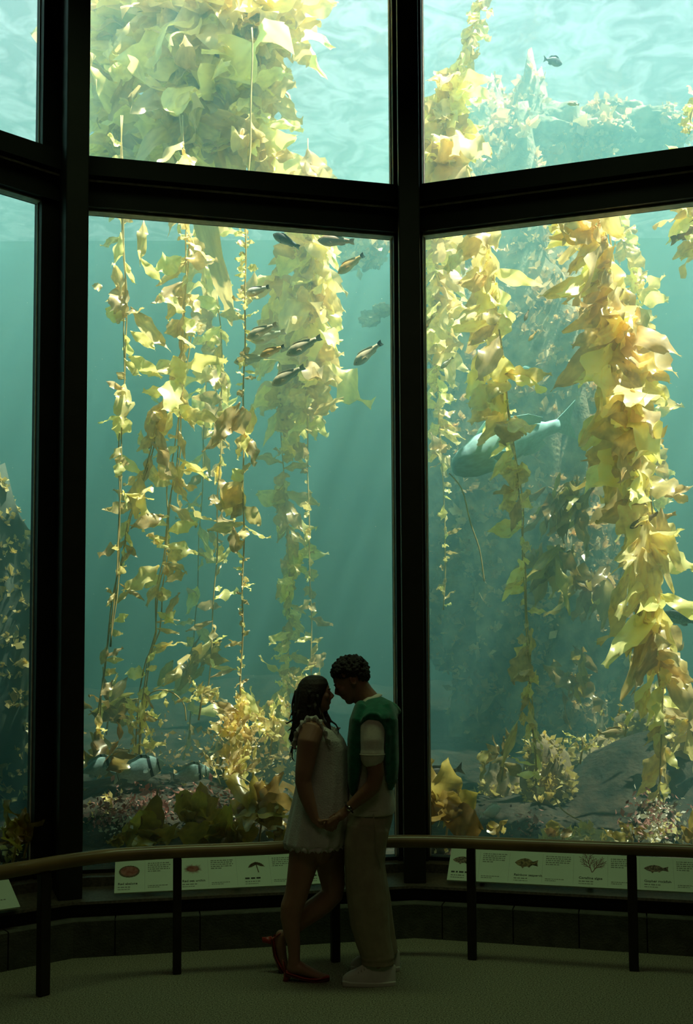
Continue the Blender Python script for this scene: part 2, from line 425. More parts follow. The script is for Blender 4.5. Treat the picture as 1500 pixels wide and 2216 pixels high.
# ------------------------------------------------------------------ giant kelp
rnd = random.Random(11)
def blade_mesh(idx, segs=14, cross=4, broad=False):
    r = random.Random(100 + idx)
    bend = r.uniform(-0.9, 0.9); bend2 = r.uniform(-0.8, 0.8); tw = r.uniform(-1.0, 1.0)
    ruf = r.uniform(0.05, 0.11); k = r.uniform(9, 15); ph = r.uniform(0, 6.28); peak = r.uniform(0.30, 0.5)
    vs, fs = [], []
    p = Vector((0, 0, 0)); a = 0.0
    side_ph = r.uniform(0, 6.28)
    ragged = r.random() < 0.45 and not broad
    for i in range(segs + 1):
        t = i / segs
        if i > 0:
            a = bend * (t - 0.1) + bend2 * math.sin(t * 3.1)
            p = p + Vector((math.cos(a), 0.06 * math.sin(3 * t + side_ph), math.sin(a))) / segs
        if broad: w = 0.5 * (math.sin(math.pi * min(1, t * 1.02 + 0.03)) ** 0.55)
        else:
            w = 0.5 * ((t / peak) ** 0.8 if t < peak else max(0.0, 1 - ((t - peak) / (1 - peak)) ** (2.0 if ragged else 1.35)))
            w = max(w, 0.02 if i < segs else (0.18 if ragged else 0.01))
        w *= 1 + 0.13 * math.sin(17 * t + ph)
        tang = Vector((math.cos(a), 0, math.sin(a))); nor = Vector((-math.sin(a), 0, math.cos(a)))
        ca, sa_ = math.cos(tw * t), math.sin(tw * t)
        for j in range(cross + 1):
            v = -1 + 2 * j / cross
            off = Vector((0, v * w * ca, 0)) + nor * (v * w * sa_ * 0.35)
            ed = abs(v) ** 1.6
            off += nor * (ruf * ed * math.sin(k * t + ph + (1.7 if v > 0 else 0)) * min(1, 3 * t)) + nor * (0.06 * (1 - v * v) * math.sin(5 * t + ph))
            jag = Vector((r.uniform(-0.03, 0.03), 0, 0)) if (i == segs or abs(v) == 1) else Vector((0, 0, 0))
            vs.append(p + off + jag)
    n = cross + 1
    for i in range(segs):
        for j in range(cross):
            fs.append((i * n + j, i * n + j + 1, (i + 1) * n + j + 1, (i + 1) * n + j))
    mb = MB(); mb.add(vs, fs)
    return mb
def blade_set(mat, base, count, bulb=True, broad=False):
    out = []
    for q in range(count):
        mb = blade_mesh(base + q, broad=broad)
        if bulb: mb.ball((0.035, 0, 0), (0.045, 0.055, 0.022), 6, 4)
        me = mb.mesh('blade', True); me.materials.append(MAT[mat]); out.append(me)
    return out
BL = {'kelp': blade_set('kelp', 0, 26), 'kelp_dark': blade_set('kelp_dark', 40, 12), 'kelp_brown': blade_set('kelp_brown', 70, 12, bulb=False, broad=True)}

def put_blade(parent, meshes, base, tip, width, r, roll=None, name='blade'):
    d = tip - base; L = d.length
    if L < 1e-4: return
    x = d / L
    ref = Vector((0, -1, 0)) if abs(x.y) < 0.9 else Vector((0, 0, 1))
    y = (ref.cross(x)).normalized(); z = x.cross(y)
    a = r.gauss(0, 0.55) if roll is None else roll
    y, z = y * math.cos(a) + z * math.sin(a), z * math.cos(a) - y * math.sin(a)
    if r.random() < 0.5: y, z = -y, -z
    M = Matrix(((x.x * L, y.x * width, z.x * L, base.x), (x.y * L, y.y * width, z.y * L, base.y), (x.z * L, y.z * width, z.z * L, base.z), (0, 0, 0, 1)))
    o = bpy.data.objects.new(name, r.choice(meshes)); COL.objects.link(o)
    o.parent = parent
    o.matrix_parent_inverse = Matrix.Translation(-parent.location)
    o.matrix_basis = M
    return o

def poly_at(pts, y):
    for (x0, y0), (x1, y1) in zip(pts, pts[1:]):
        if y0 <= y <= y1: return lerp(x0, x1, (y - y0) / max(1e-6, y1 - y0))
    return pts[0][0] if y < pts[0][1] else pts[-1][0]

def kelp(label, pts, Y, segs, hand=(), kind='kelp', stipe=0.006, seed=1, stems=1, Yb=None):
    """pts: pixel line of the stipe from top to bottom; segs: (y0, y1, count, length_px, width_px, angle, spread) where angle 0 = right, 90 = down, both sides when a tuple"""
    r = random.Random(seed * 7 + 3)
    Yb = Yb or Y
    ya, yb = pts[0][1], pts[-1][1]
    def YY(y): return lerp(Y, Yb, min(1, max(0, (y - ya) / (yb - ya))))
    foot = at(pts[-1][0], pts[-1][1], YY(yb))
    root = empty('giant_kelp', foot); tag(root, label, 'kelp', 'giant kelp strands')
    for q in range(stems):
        ph = r.uniform(0, 6)
        line = []
        n = max(14, int((yb - ya) / 30))
        for i in range(n + 1):
            y = lerp(ya, yb, i / n); w = 5 * q * math.sin(i * 0.35 + ph)
            line.append(at(poly_at(pts, y) + w + 1.5 * math.sin(i * 0.9 + ph), y, YY(y) + 0.03 * q))
        mb = MB(); mb.tube(line, stipe, 6)
        o = mb.build('stipe', MAT['stipe'], root, True); o.matrix_parent_inverse = Matrix.Translation(-root.location)
    M_ = BL[kind]
    for (y0, y1, cnt, lp, wp, ang, spread) in segs:
        cnt = int(cnt * 1.1); lp *= 1.3; wp *= 1.38
        for i in range(cnt):
            y = lerp(y0, y1, (i + r.random()) / cnt); x = poly_at(pts, y); Yc = YY(y) + r.gauss(0, 0.05)
            a = r.choice(ang) if isinstance(ang, (tuple, list)) else ang
            a = R(r.gauss(a, spread)); L = lp * math.exp(r.gauss(0, 0.28)) * mpp(Yc); W = wp * math.exp(r.gauss(0, 0.25)) * mpp(Yc)
            ph = r.gauss(0, 0.55)
            base = at(x, y, Yc)
            dirv = Vector((math.cos(a) * math.cos(ph), math.sin(ph), -math.sin(a) * math.cos(ph)))
            put_blade(root, M_, base, base + dirv * L, W, r)
    for (bx, by, tx, ty, wp) in hand:
        Yc = YY(by) - 0.06 + r.gauss(0, 0.04)
        put_blade(root, M_, at(bx, by, Yc), at(tx, ty, Yc + r.gauss(0, 0.10)), wp * 1.35 * mpp(Yc), r, roll=r.gauss(0, 0.3))
    return root

ALL = (20, 60, 120, 160, 90, 0, 180)
DOWN = (55, 80, 100, 125)
LFT = (130, 150, 110, 170)
kelp('slender kelp strand nearest the outer column, straps hanging in short tiers', [(262, 250), (268, 430), (270, 640), (268, 830), (262, 1000), (258, 1150), (240, 1400)], 7.5,
     [(300, 430, 8, 60, 22, DOWN, 25), (440, 1000, 10, 36, 13, (70, 110, 30, 150, -30), 25), (1000, 1300, 6, 24, 8, (60, 120, -40), 25)],
     [(262, 505, 244, 580, 22), (246, 570, 262, 650, 24), (270, 605, 240, 690, 34), (262, 640, 258, 705, 30), (228, 668, 268, 690, 26), (283, 665, 372, 756, 34), (282, 716, 340, 760, 20), (278, 772, 355, 818, 26),
      (270, 832, 256, 930, 34), (232, 826, 262, 842, 12), (268, 900, 262, 960, 38), (248, 994, 280, 1006, 18), (262, 1000, 256, 1030, 18), (266, 1060, 272, 1100, 10), (202, 450, 252, 440, 16), (262, 465, 288, 480, 22), (222, 620, 200, 622, 18), (312, 480, 300, 560, 20), (306, 560, 330, 610, 18)], seed=1, stems=2)
kelp('kelp strand leaning towards the outer column foot, with tiers of long blades', [(395, 250), (405, 440), (402, 600), (396, 760), (365, 850), (345, 890), (328, 969), (317, 1004), (279, 1124), (256, 1255), (237, 1373), (217, 1507), (208, 1600)], 7.7,
     [(300, 440, 10, 70, 30, DOWN, 25), (440, 860, 22, 48, 20, (60, 120, 150, 30, -20, 200), 25), (860, 1130, 14, 52, 17, (110, 60, 150), 30), (1130, 1420, 12, 36, 11, (-30, 20, 150, 100), 25), (1420, 1600, 8, 30, 12, (-20, 200, 60), 30)],
     [(396, 610, 326, 660, 20), (392, 555, 345, 605, 40), (400, 560, 462, 575, 26), (405, 640, 425, 690, 30), (372, 690, 390, 730, 46), (375, 770, 398, 830, 34), (385, 820, 345, 900, 44), (350, 870, 322, 970, 38), (372, 890, 330, 960, 34),
      (330, 985, 295, 1040, 26), (305, 1030, 282, 1110, 30), (330, 1050, 300, 1095, 22), (355, 1115, 280, 1140, 26), (355, 1170, 278, 1180, 24), (345, 1225, 262, 1275, 36), (380, 1225, 330, 1245, 26), (278, 1330, 240, 1345, 16)], seed=2, stems=2)
kelp('kelp strand of glossy doubled stems between the leaning strand and the thin frilled one', [(405, 700), (396, 800), (389, 880), (385, 993), (371, 1049), (365, 1138), (359, 1208), (342, 1267), (338, 1373), (318, 1427), (307, 1527), (300, 1640)], 7.9,
     [(700, 900, 11, 56, 24, (60, 120, 30, 150), 25), (900, 1230, 17, 52, 19, (20, 60, 120, 160, -20), 25), (1230, 1420, 8, 42, 13, (-30, 20, 120), 25), (1420, 1640, 12, 34, 14, (-30, 210, 60), 30)],
     [(375, 1000, 350, 1040, 40), (372, 1030, 420, 1075, 26), (365, 1150, 430, 1130, 22), (362, 1180, 428, 1195, 30), (362, 1215, 400, 1190, 24), (358, 1260, 398, 1230, 20), (350, 1270, 360, 1300, 26), (355, 1335, 392, 1285, 12), (355, 1350, 385, 1320, 14), (352, 1485, 428, 1415, 16)], seed=3, stems=3)
kelp('thin frilled kelp strand running straight down the middle of the school window', [(545, 60), (545, 200), (540, 340), (530, 470), (532, 600), (530, 700), (528, 830), (527, 900), (527, 1000), (527, 1100), (527, 1200), (525, 1300), (524, 1400), (520, 1520), (515, 1650)], 7.6,
     [(470, 860, 40, 17, 9, (20, 160, 0, 180, 60, 120), 25), (860, 1200, 9, 40, 20, (40, 140, 90, 110), 25), (1200, 1560, 40, 15, 6, (-40, -130, 0, 180), 25), (1480, 1650, 12, 40, 22, (90, 60, 130), 30)],
     [(520, 870, 460, 960, 34), (505, 880, 490, 930, 40), (525, 880, 520, 945, 50), (548, 880, 530, 950, 24), (500, 925, 436, 985, 16), (530, 935, 535, 985, 18), (545, 950, 560, 995, 20), (525, 1040, 475, 1100, 42), (522, 1050, 490, 1115, 46), (528, 1095, 568, 1135, 30), (528, 1130, 476, 1160, 22), (505, 1140, 515, 1200, 22), (528, 1140, 525, 1175, 20),
      (505, 640, 530, 700, 8), (530, 490, 508, 485, 14), (530, 525, 512, 530, 14), (530, 560, 516, 565, 14), (535, 580, 560, 582, 14)], seed=4, stipe=0.007)
kelp('sparse dim kelp stem beside the thin frilled strand', [(470, 640), (478, 700), (480, 830), (478, 960), (472, 1060), (470, 1180), (463, 1300), (457, 1400), (450, 1520)], 8.3,
     [(640, 900, 14, 40, 18, (60, 120), 30), (900, 1200, 12, 34, 14, (60, 130, 20), 30), (1200, 1520, 14, 32, 10, (-40, -20, 200, 20), 25)],
     [(462, 725, 466, 775, 20), (476, 1000, 470, 1040, 12)], seed=5)
kelp('broad hazy kelp curtain beside the column, tapering to a thin stem', [(665, 300), (668, 480), (672, 600), (668, 700), (663, 850), (665, 950), (668, 1050), (668, 1150), (672, 1250), (674, 1420), (676, 1500)], 8.9,
     [(320, 480, 30, 80, 36, DOWN, 25), (470, 780, 62, 84, 36, (70, 110, 95, 125, 60), 22), (740, 900, 30, 62, 22, (60, 120, 40, 150), 30), (900, 1260, 14, 18, 12, (120, 60, 160), 30), (1260, 1500, 14, 28, 12, (-60, 60, 120), 30)],
     [(690, 640, 745, 715, 26), (700, 690, 738, 795, 30), (690, 720, 730, 800, 26), (640, 540, 600, 600, 44), (640, 480, 620, 560, 40), (655, 740, 610, 800, 26), (640, 800, 600, 850, 22), (650, 830, 560, 875, 16), (640, 855, 665, 885, 30), (660, 905, 622, 955, 38), (660, 960, 632, 1000, 34), (668, 1090, 660, 1110, 16), (625, 520, 605, 575, 46), (680, 540, 700, 620, 40), (690, 560, 720, 660, 30)], seed=6)
kelp('faint distant kelp strand between the frilled strand and the tapering curtain', [(600, 560), (604, 800), (612, 1000), (622, 1150), (625, 1260), (628, 1350), (622, 1450), (605, 1560), (598, 1640)], 9.2,
     [(560, 900, 40, 70, 30, (60, 120, 95), 25), (900, 1250, 36, 44, 20, (60, 120, 20, 160), 30), (1230, 1450, 34, 34, 12, (60, 100, 130, -40), 30), (1450, 1640, 30, 44, 20, (60, 120, 90), 30)], [(630, 1320, 624, 1400, 22), (625, 1250, 605, 1270, 30)], seed=7)
kelp('second faint kelp strand in the far haze of the school window', [(440, 420), (448, 700), (440, 1000), (425, 1300), (410, 1600)], 9.6,
     [(430, 900, 34, 64, 28, (60, 120, 90, 150), 25), (900, 1600, 26, 46, 18, (30, 150, 90, -30), 30)], seed=8)
# canopy of the upper panes
kelp('dense golden kelp canopy filling the upper pane of the school window', [(430, -120), (430, 60), (420, 200), (400, 345)], 8.5,
     [(-50, 60, 60, 150, 60, (20, 60, 120, 160, 90), 30), (0, 340, 96, 120, 50, (60, 80, 100, 120, 95, 20, 160), 25)],
     [(300, 60, 250, 110, 60), (330, 50, 340, 160, 70), (380, 60, 400, 190, 70), (290, 130, 240, 290, 30), (330, 190, 320, 320, 60), (270, 130, 255, 190, 40), (235, 130, 215, 80, 24), (250, 75, 310, 65, 30), (430, 120, 440, 250, 70), (460, 100, 470, 230, 70), (360, 250, 395, 340, 40), (250, 280, 212, 292, 14), (400, 170, 390, 300, 40)], seed=9, stems=2)
kelp('olive kelp column on the open water side of the golden canopy', [(575, -120), (560, 0), (545, 120), (545, 230), (540, 345)], 8.4,
     [(-50, 60, 44, 120, 46, (20, 60, 120, 160, 0), 30), (0, 340, 90, 70, 30, (20, 60, 100, 40, 150), 30)],
     [(590, 60, 660, 90, 40), (600, 40, 690, 60, 40), (640, 90, 660, 130, 36), (570, 150, 640, 160, 34), (580, 190, 650, 195, 32), (590, 220, 660, 265, 26), (610, 260, 662, 290, 20), (560, 280, 610, 340, 30), (540, 300, 560, 335, 44), (640, 30, 730, 20, 46), (560, 120, 600, 130, 36)], seed=10)
kelp('golden kelp strand hanging at the outer edge of the canopy', [(290, -100), (270, 60), (258, 200), (255, 345)], 8.8,
     [(-50, 60, 36, 130, 54, (20, 60, 120, 160), 30), (10, 345, 70, 96, 40, (60, 80, 110, 130, 20, 160), 25)], seed=11)
# right-hand window
kelp('dim kelp strand in the haze beside the column', [(940, 380), (945, 480), (940, 700), (950, 900), (955, 1000), (965, 1150), (960, 1320)], 8.9,
     [(390, 480, 30, 60, 28, (60, 120, 90), 30), (480, 760, 56, 62, 26, (30, 60, 100, 120), 30), (760, 1000, 36, 34, 16, (20, 160, 60, 120), 30), (1000, 1320, 22, 20, 9, (-60, -120, 60, 120), 30)], seed=12)
kelp('kelp strand with blades swept aside, in front of the big blue fish', [(1020, 430), (1045, 490), (1063, 560), (1072, 640), (1082, 720), (1092, 800), (1100, 880), (1110, 960), (1120, 1040), (1128, 1100), (1132, 1180), (1138, 1260), (1142, 1340), (1147, 1420), (1145, 1500), (1155, 1600), (1160, 1700)], 7.7,
     [(440, 900, 24, 76, 36, (150, 130, 120, 60), 25), (880, 1100, 14, 44, 20, (110, 140, 60), 30), (1100, 1420, 14, 34, 14, (150, 30, 120, -30), 30), (1420, 1700, 18, 34, 14, (100, 80, 120), 30)],
     [(1040, 480, 975, 530, 44), (1050, 510, 980, 560, 34), (1000, 540, 975, 590, 30), (1062, 490, 1072, 530, 34), (1050, 585, 985, 620, 26), (1068, 610, 1005, 660, 40), (1075, 612, 1030, 675, 44), (1040, 660, 980, 705, 22), (1085, 680, 1020, 700, 26), (1090, 680, 1080, 735, 40), (1075, 700, 1012, 750, 24), (1080, 730, 1035, 830, 44), (1090, 770, 1075, 840, 50), (1050, 780, 1010, 860, 34), (1085, 840, 1010, 880, 46), (1090, 850, 1035, 900, 38),
      (1108, 910, 1085, 960, 54), (1115, 900, 1128, 960, 50), (1110, 960, 1085, 980, 30), (1120, 1005, 1110, 1060, 50), (1130, 1000, 1140, 1040, 26), (1125, 1050, 1080, 1090, 22), (1125, 1090, 1075, 1115, 30), (1130, 1080, 1165, 1100, 26), (1130, 1140, 1060, 1145, 34), (1132, 1225, 1093, 1295, 26), (1135, 1215, 1120, 1225, 18),
      (1140, 1400, 1110, 1430, 40), (1140, 1415, 1105, 1480, 44), (1145, 1440, 1115, 1540, 30), (1130, 1370, 1130, 1400, 18), (1120, 1560, 1092, 1650, 14), (1150, 1570, 1190, 1615, 16), (1130, 1540, 1140, 1590, 16)], seed=13, stems=2)
kelp('thick bright yellow kelp strand, the fullest beside the big blue fish', [(1265, 380), (1280, 440), (1310, 500), (1325, 600), (1340, 700), (1350, 780), (1365, 860), (1380, 960), (1395, 1040), (1400, 1100), (1408, 1180), (1415, 1250), (1425, 1340), (1430, 1450), (1430, 1560), (1430, 1680), (1428, 1780)], 7.35,
     [(390, 640, 30, 100, 44, (95, 120, 140, 80), 22), (640, 960, 50, 108, 46, (95, 110, 130, 85, 60), 22), (960, 1130, 22, 96, 38, (95, 115, 130), 22), (1120, 1400, 32, 105, 32, (90, 105, 120, 60), 20), (1400, 1780, 20, 52, 24, (80, 100, 120), 25)],
     [(1290, 440, 1225, 480, 40), (1300, 480, 1222, 575, 34), (1310, 500, 1240, 590, 34), (1300, 440, 1330, 500, 40), (1320, 480, 1345, 530, 30), (1270, 470, 1220, 530, 26), (1310, 580, 1300, 620, 30), (1300, 600, 1252, 690, 22), (1350, 625, 1270, 680, 46), (1330, 650, 1285, 720, 44), (1345, 650, 1335, 720, 40), (1300, 710, 1236, 750, 28), (1350, 700, 1280, 750, 28), (1330, 740, 1268, 780, 30), (1320, 780, 1242, 830, 26),
      (1355, 740, 1400, 730, 34), (1365, 760, 1452, 825, 30), (1390, 810, 1440, 815, 24), (1320, 790, 1290, 880, 54), (1340, 800, 1300, 920, 60), (1360, 820, 1330, 930, 56), (1310, 880, 1262, 980, 44), (1350, 900, 1310, 960, 40), (1370, 930, 1330, 1020, 44), (1400, 940, 1390, 1050, 54), (1340, 960, 1310, 1080, 30), (1330, 1020, 1310, 1100, 22), (1390, 1040, 1340, 1120, 26), (1420, 950, 1455, 965, 20),
      (1440, 1075, 1500, 1040, 18), (1430, 1100, 1445, 1200, 26), (1400, 1170, 1330, 1210, 22), (1380, 1165, 1290, 1290, 22), (1390, 1180, 1320, 1240, 22), (1380, 1180, 1360, 1330, 44), (1400, 1200, 1385, 1340, 50), (1360, 1240, 1315, 1340, 24), (1410, 1220, 1400, 1380, 40), (1375, 1340, 1365, 1460, 18), (1430, 1390, 1385, 1500, 34), (1415, 1450, 1375, 1580, 26), (1405, 1490, 1380, 1560, 20)], seed=14, stems=3)
kelp('pale kelp strand just behind the thick yellow one', [(1330, 400), (1350, 520), (1380, 640), (1392, 780), (1400, 900), (1410, 1040), (1420, 1160)], 8.6,
     [(400, 700, 36, 56, 26, (60, 90, 120, 30), 30), (700, 1160, 34, 50, 24, (60, 120, 30), 30)], seed=15)
kelp('kelp tuft cut by the picture edge, by the dark snouted fish', [(1510, 330), (1505, 420), (1500, 520)], 7.4,
     [(340, 540, 22, 52, 24, (110, 140, 90, 160), 25)], seed=16)
kelp('bright kelp strand rising up the upper pane beside the column', [(1060, -60), (1050, 0), (1010, 80), (990, 150), (972, 200), (960, 260), (950, 350)], 8.0,
     [(-60, 180, 52, 34, 20, (30, 150, 60, 120, -30), 30), (150, 260, 26, 56, 30, (60, 120, 20, 150), 30), (240, 360, 46, 78, 40, (70, 100, 50, 120), 25)],
     [(960, 270, 925, 350, 50), (980, 280, 1000, 355, 50), (1000, 290, 1030, 350, 50), (1005, 285, 1045, 275, 14)], seed=17)
kelp('small yellow kelp sprig in the bright upper pane, at the picture edge', [(1510, 200), (1498, 240), (1492, 290)], 7.6,
     [(200, 290, 10, 24, 12, (150, 120, 90), 30)], seed=18)
# ------------------------------------------------------------------ tank bed, rocks and undergrowth
def bed_z(x, y):
    gl = 0.30 + 0.05 * noise.noise(Vector((x * 1.3, y * 1.3, 0)))
    back = max(0.0, y - 7.2)
    h = gl + 0.16 * back + 0.25 * max(0, noise.noise(Vector((x * 0.8 + 3, y * 0.8, 1)))) * min(1, back)
    h += 0.42 * math.exp(-((x + 1.55) / 1.0) ** 2 - ((y - 8.0) / 0.75) ** 2)      # mound under the banded fish
    h += 0.55 * math.exp(-((x - 2.6) / 0.8) ** 2 - ((y - 8.6) / 0.7) ** 2)
    return h
def behind_glass(p):
    if p.y > corner(2, GD, 0).y + 0.1: return True
    for k in range(4):
        if (p - corner(k, GD + 0.03, 0)).dot(DIRS[k]) >= -0.2 and (p - corner(k + 1, GD + 0.03, 0)).dot(DIRS[k]) <= 0.2 and (p - corner(k, GD + 0.03, 0)).dot(NRM[k]) < 0: return False
    return p.x < corner(0, GD, 0).x or p.x > corner(4, GD, 0).x or all((p - corner(k, GD + 0.03, 0)).dot(NRM[k]) > 0 for k in range(4) if (p - corner(k, 0, 0)).dot(DIRS[k]) >= -0.2 and (p - corner(k + 1, 0, 0)).dot(DIRS[k]) <= 0.2)
m = MB(); NX, NY = 220, 140
for j in range(NY + 1):
    for i in range(NX + 1):
        x = lerp(-TX, TX, i / NX); y = lerp(5.0, TY, j / NY)
        m.v.append((x, y, bed_z(x, y) + 0.03 * noise.noise(Vector((x * 5, y * 5, 2)))))
for j in range(NY):
    for i in range(NX):
        a = j * (NX + 1) + i
        if not all(behind_glass(Vector(m.v[q])) for q in (a, a + 1, a + NX + 2, a + NX + 1)): continue
        m.f.append((a, a + 1, a + NX + 2, a + NX + 1))
bed = m.build('tank_floor', MAT['bed'], None, True)
bm = bmesh.new(); bm.from_mesh(bed.data); bmesh.ops.delete(bm, geom=[v for v in bm.verts if not v.link_faces], context='VERTS'); bm.to_mesh(bed.data); bm.free()
tag(bed, 'uneven reef bed of the tank covered in brown and pink growth', kind='structure')

def lump(mb, c, r, seed, amp=0.28, sub=3, freq=1.7):
    bm = bmesh.new(); bmesh.ops.create_icosphere(bm, subdivisions=sub, radius=1)
    o = Vector((seed * 3.1, seed * 1.7, seed))
    vs = []
    for v in bm.verts:
        p = v.co.copy()
        d = 1 + amp * noise.fractal(p * freq + o, 1.0, 2.0, 4)
        if abs(noise.cell(p * 2 + o)) > 0.5: d *= 0.97
        vs.append(Vector(c) + Vector((p.x * r[0] * d, p.y * r[1] * d, p.z * r[2] * d)))
    fs = [[v.index for v in f.verts] for f in bm.faces]
    bm.free(); mb.add(vs, fs)

def rock(label, px, py, Y, wpx, hpx, seed, mat='rock', dep=0.8, amp=0.28, sub=4):
    s = mpp(Y); c = at(px, py, Y)
    root_z = c.z - hpx * s / 2
    mb = MB(); lump(mb, (0, 0, hpx * s / 2), (wpx * s / 2, dep * wpx * s / 2, hpx * s / 2), seed, amp, sub)
    o = mb.build('rock', MAT[mat], None, True); o.location = (c.x, c.y, root_z)
    return tag(o, label, 'rock', 'reef rocks')

rock('tall flat faced boulder below the swept kelp strand', 1185, 1700, 8.3, 110, 210, 1, amp=0.22)
rock('rounded hazy boulder beside the flat faced one, towards the column', 1085, 1740, 8.8, 90, 170, 2)
rock('lumpy rock pile between the flat faced boulder and the thick yellow strand', 1290, 1690, 8.9, 150, 170, 3, amp=0.4)
rock('dark rock under the thick yellow strand', 1400, 1640, 9.0, 170, 260, 4, amp=0.35)
rock('boulder at the picture edge with an overhang', 1490, 1640, 8.4, 120, 220, 5, amp=0.3)
rock('pale sandy boulder just above the handrail', 1275, 1826, 7.5, 190, 56, 6, 'sand', 0.8, 0.10)
rock('crusted white and pink coral rock above the handrail', 1420, 1790, 7.5, 110, 100, 7, 'crust', amp=0.35)
rock('crusted pink mound against the outer column', 240, 1800, 7.7, 190, 150, 8, 'crust', amp=0.35)
rock('crusted rock below the banded fish', 400, 1810, 7.9, 260, 150, 9, 'crust', amp=0.35)
rock('crusted rock beside the person in the blouse, behind the glass', 555, 1815, 7.8, 170, 130, 10, 'crust', amp=0.35)
rock('low dark rock in the outermost window', 20, 1830, 6.6, 120, 70, 11, 'crust')
rock('hazy boulder deep in the school window', 560, 1650, 9.4, 200, 150, 12, 'rock')
rock('small rock at the foot of the column', 955, 1840, 7.2, 60, 40, 16, 'crust')

rock('added dark rock form standing in for shaded water in the outermost window', -20, 1480, 8.2, 260, 900, 17, 'tank', 0.8, 0.3)  # added mass, its dark tone stands in for the unlit water
# far reef wall with overhanging tops
def reef(label, parts, seed):
    mb = MB()
    for q, (px, py, Y, w, h) in enumerate(parts):
        s = mpp(Y); lump(mb, at(px, py, Y), (w * s / 2, 0.7 * w * s / 2 if w < 400 else 0.9, h * s / 2), seed + q, 0.38, 5, 2.3)
    return tag(mb.build('reef_wall', MAT['reef'], None, True), label, 'reef', 'far reef walls')
reef('hazy reef pinnacle rising behind the big blue fish', [(1130, 1050, 11.2, 420, 1700), (1250, 1350, 10.6, 260, 700), (1040, 620, 11.0, 230, 760)], 21)
reef('reef ledge close under the bright water surface, below the lone grey fish', [(1180, 330, 11.2, 330, 170), (1330, 300, 11.4, 280, 130), (1050, 290, 11.4, 200, 120)], 31)
reef('faint reef ledge beside the column behind the school of fish', [(770, 500, 11.0, 70, 80), (800, 530, 11.0, 80, 100), (825, 480, 11.1, 70, 120), (735, 525, 11.1, 46, 50), (790, 460, 11.2, 60, 50), (760, 560, 11.0, 44, 50), (800, 690, 11.2, 44, 36), (825, 672, 11.2, 40, 30)], 41)

# ragged growth on the reef: too fine to count
def growth(name, label, mat, spots, seed, size):
    r = random.Random(seed); mb = MB()
    for (px, py, Y, wx, wy, n) in spots:
        for i in range(n):
            x = r.gauss(px, wx); y = r.gauss(py, wy); Yc = Y + r.gauss(0, 0.15)
            c = at(x, y, Yc); s = mpp(Yc) * size * math.exp(r.gauss(0, 0.4))
            a = Vector((r.gauss(0, 1), r.gauss(0, 1), r.gauss(0, 1))).normalized(); b = a.orthogonal().normalized()
            b = (b * math.cos(i) + a.cross(b) * math.sin(i))
            n3 = a.cross(b)
            mb.add([c, c + a * s + b * s * 0.4, c + a * s * 1.7 + n3 * s * 0.5, c + a * s * 0.9 - b * s * 0.45 + n3 * s * 0.3], [(0, 1, 2, 3)])
    o = mb.build(name, MAT[mat], None, True)
    return tag(o, label, kind='stuff')
MAT['tuft'] = leaf_mat('reef_growth', (0.62, 0.50, 0.24), (0.36, 0.28, 0.10), spots=0.6, val_var=0.0)
MAT['pinktuft'] = leaf_mat('coralline_growth', (0.40, 0.20, 0.17), (0.18, 0.08, 0.06), spots=0.6, val_var=0.0)
MAT['whitetuft'] = leaf_mat('pale_growth', (0.75, 0.72, 0.60), (0.3, 0.3, 0.2), spots=0.4, val_var=0.0)
def reef_growth(name, label, mat, objs, n, size, seed, face_cam=True):
    r = random.Random(seed); mb = MB(); eye = Vector((0, 0, EYE))
    cand = []
    for o in objs:
        me = o.data
        for p in me.polygons:
            c = o.matrix_world @ p.center
            if (eye - c).normalized().dot(p.normal) > 0.05: cand.append((c, p.normal.copy(), p.area))
    tot = sum(c[2] for c in cand)
    wts = [c[2] for c in cand]
    for c, nn, _ in r.choices(cand, wts, k=n):
        if noise.noise(c * 1.6) < -0.3: continue
        s = size * math.exp(r.gauss(0, 0.45))
        for q in range(2):
            a = (nn + Vector((r.gauss(0, .7), r.gauss(0, .7), r.gauss(0.2, .7)))).normalized(); b = a.orthogonal().normalized(); th = r.uniform(0, 6.28)
            b = b * math.cos(th) + a.cross(b) * math.sin(th); n3 = a.cross(b)
            mb.add([c, c + a * s + b * s * .45, c + a * s * 1.6 + n3 * s * .5, c + a * s * .9 - b * s * .5 + n3 * s * .3], [(0, 1, 2, 3)])
    return tag(mb.build(name, MAT[mat], None, True), label, kind='stuff')
bpy.context.view_layer.update()
REEFS = [o for o in bpy.data.objects if o.name.startswith('reef_wall')]
ROCKS = [o for o in bpy.data.objects if o.name.startswith('rock')]
reef_growth('reef_algae', 'ragged golden algae covering the far reef', 'tuft', REEFS, 15000, 0.036, 5)
reef_growth('rock_algae', 'short golden algae tufts on the boulders', 'tuft', ROCKS, 4500, 0.026, 6)
growth('low_algae', 'low tangle of golden algae over the reef bed', 'tuft', [(300, 1650, 8.2, 70, 24, 140), (450, 1620, 8.4, 90, 40, 160), (560, 1640, 8.0, 60, 40, 200), (1250, 1815, 8.0, 60, 10, 60), (1040, 1810, 8.0, 70, 14, 80), (640, 1680, 8.2, 30, 40, 100)], 6, 7)
growth('coralline_algae', 'pink coralline crust and tufts on the reef mound', 'pinktuft', [(250, 1765, 7.35, 45, 22, 420), (330, 1740, 7.45, 40, 18, 260), (480, 1765, 7.5, 50, 22, 320), (440, 1720, 7.6, 70, 16, 160), (1420, 1770, 7.1, 30, 25, 220), (1145, 1790, 7.8, 20, 18, 80)], 7, 6)
growth('pale_algae', 'pale sunlit tufts and barnacles on the reef mound', 'whitetuft', [(260, 1785, 7.3, 30, 16, 110), (530, 1785, 7.45, 30, 14, 90), (1425, 1765, 7.05, 26, 26, 240), (1410, 1810, 7.05, 20, 10, 60), (480, 1660, 7.3, 18, 12, 40)], 8, 5)

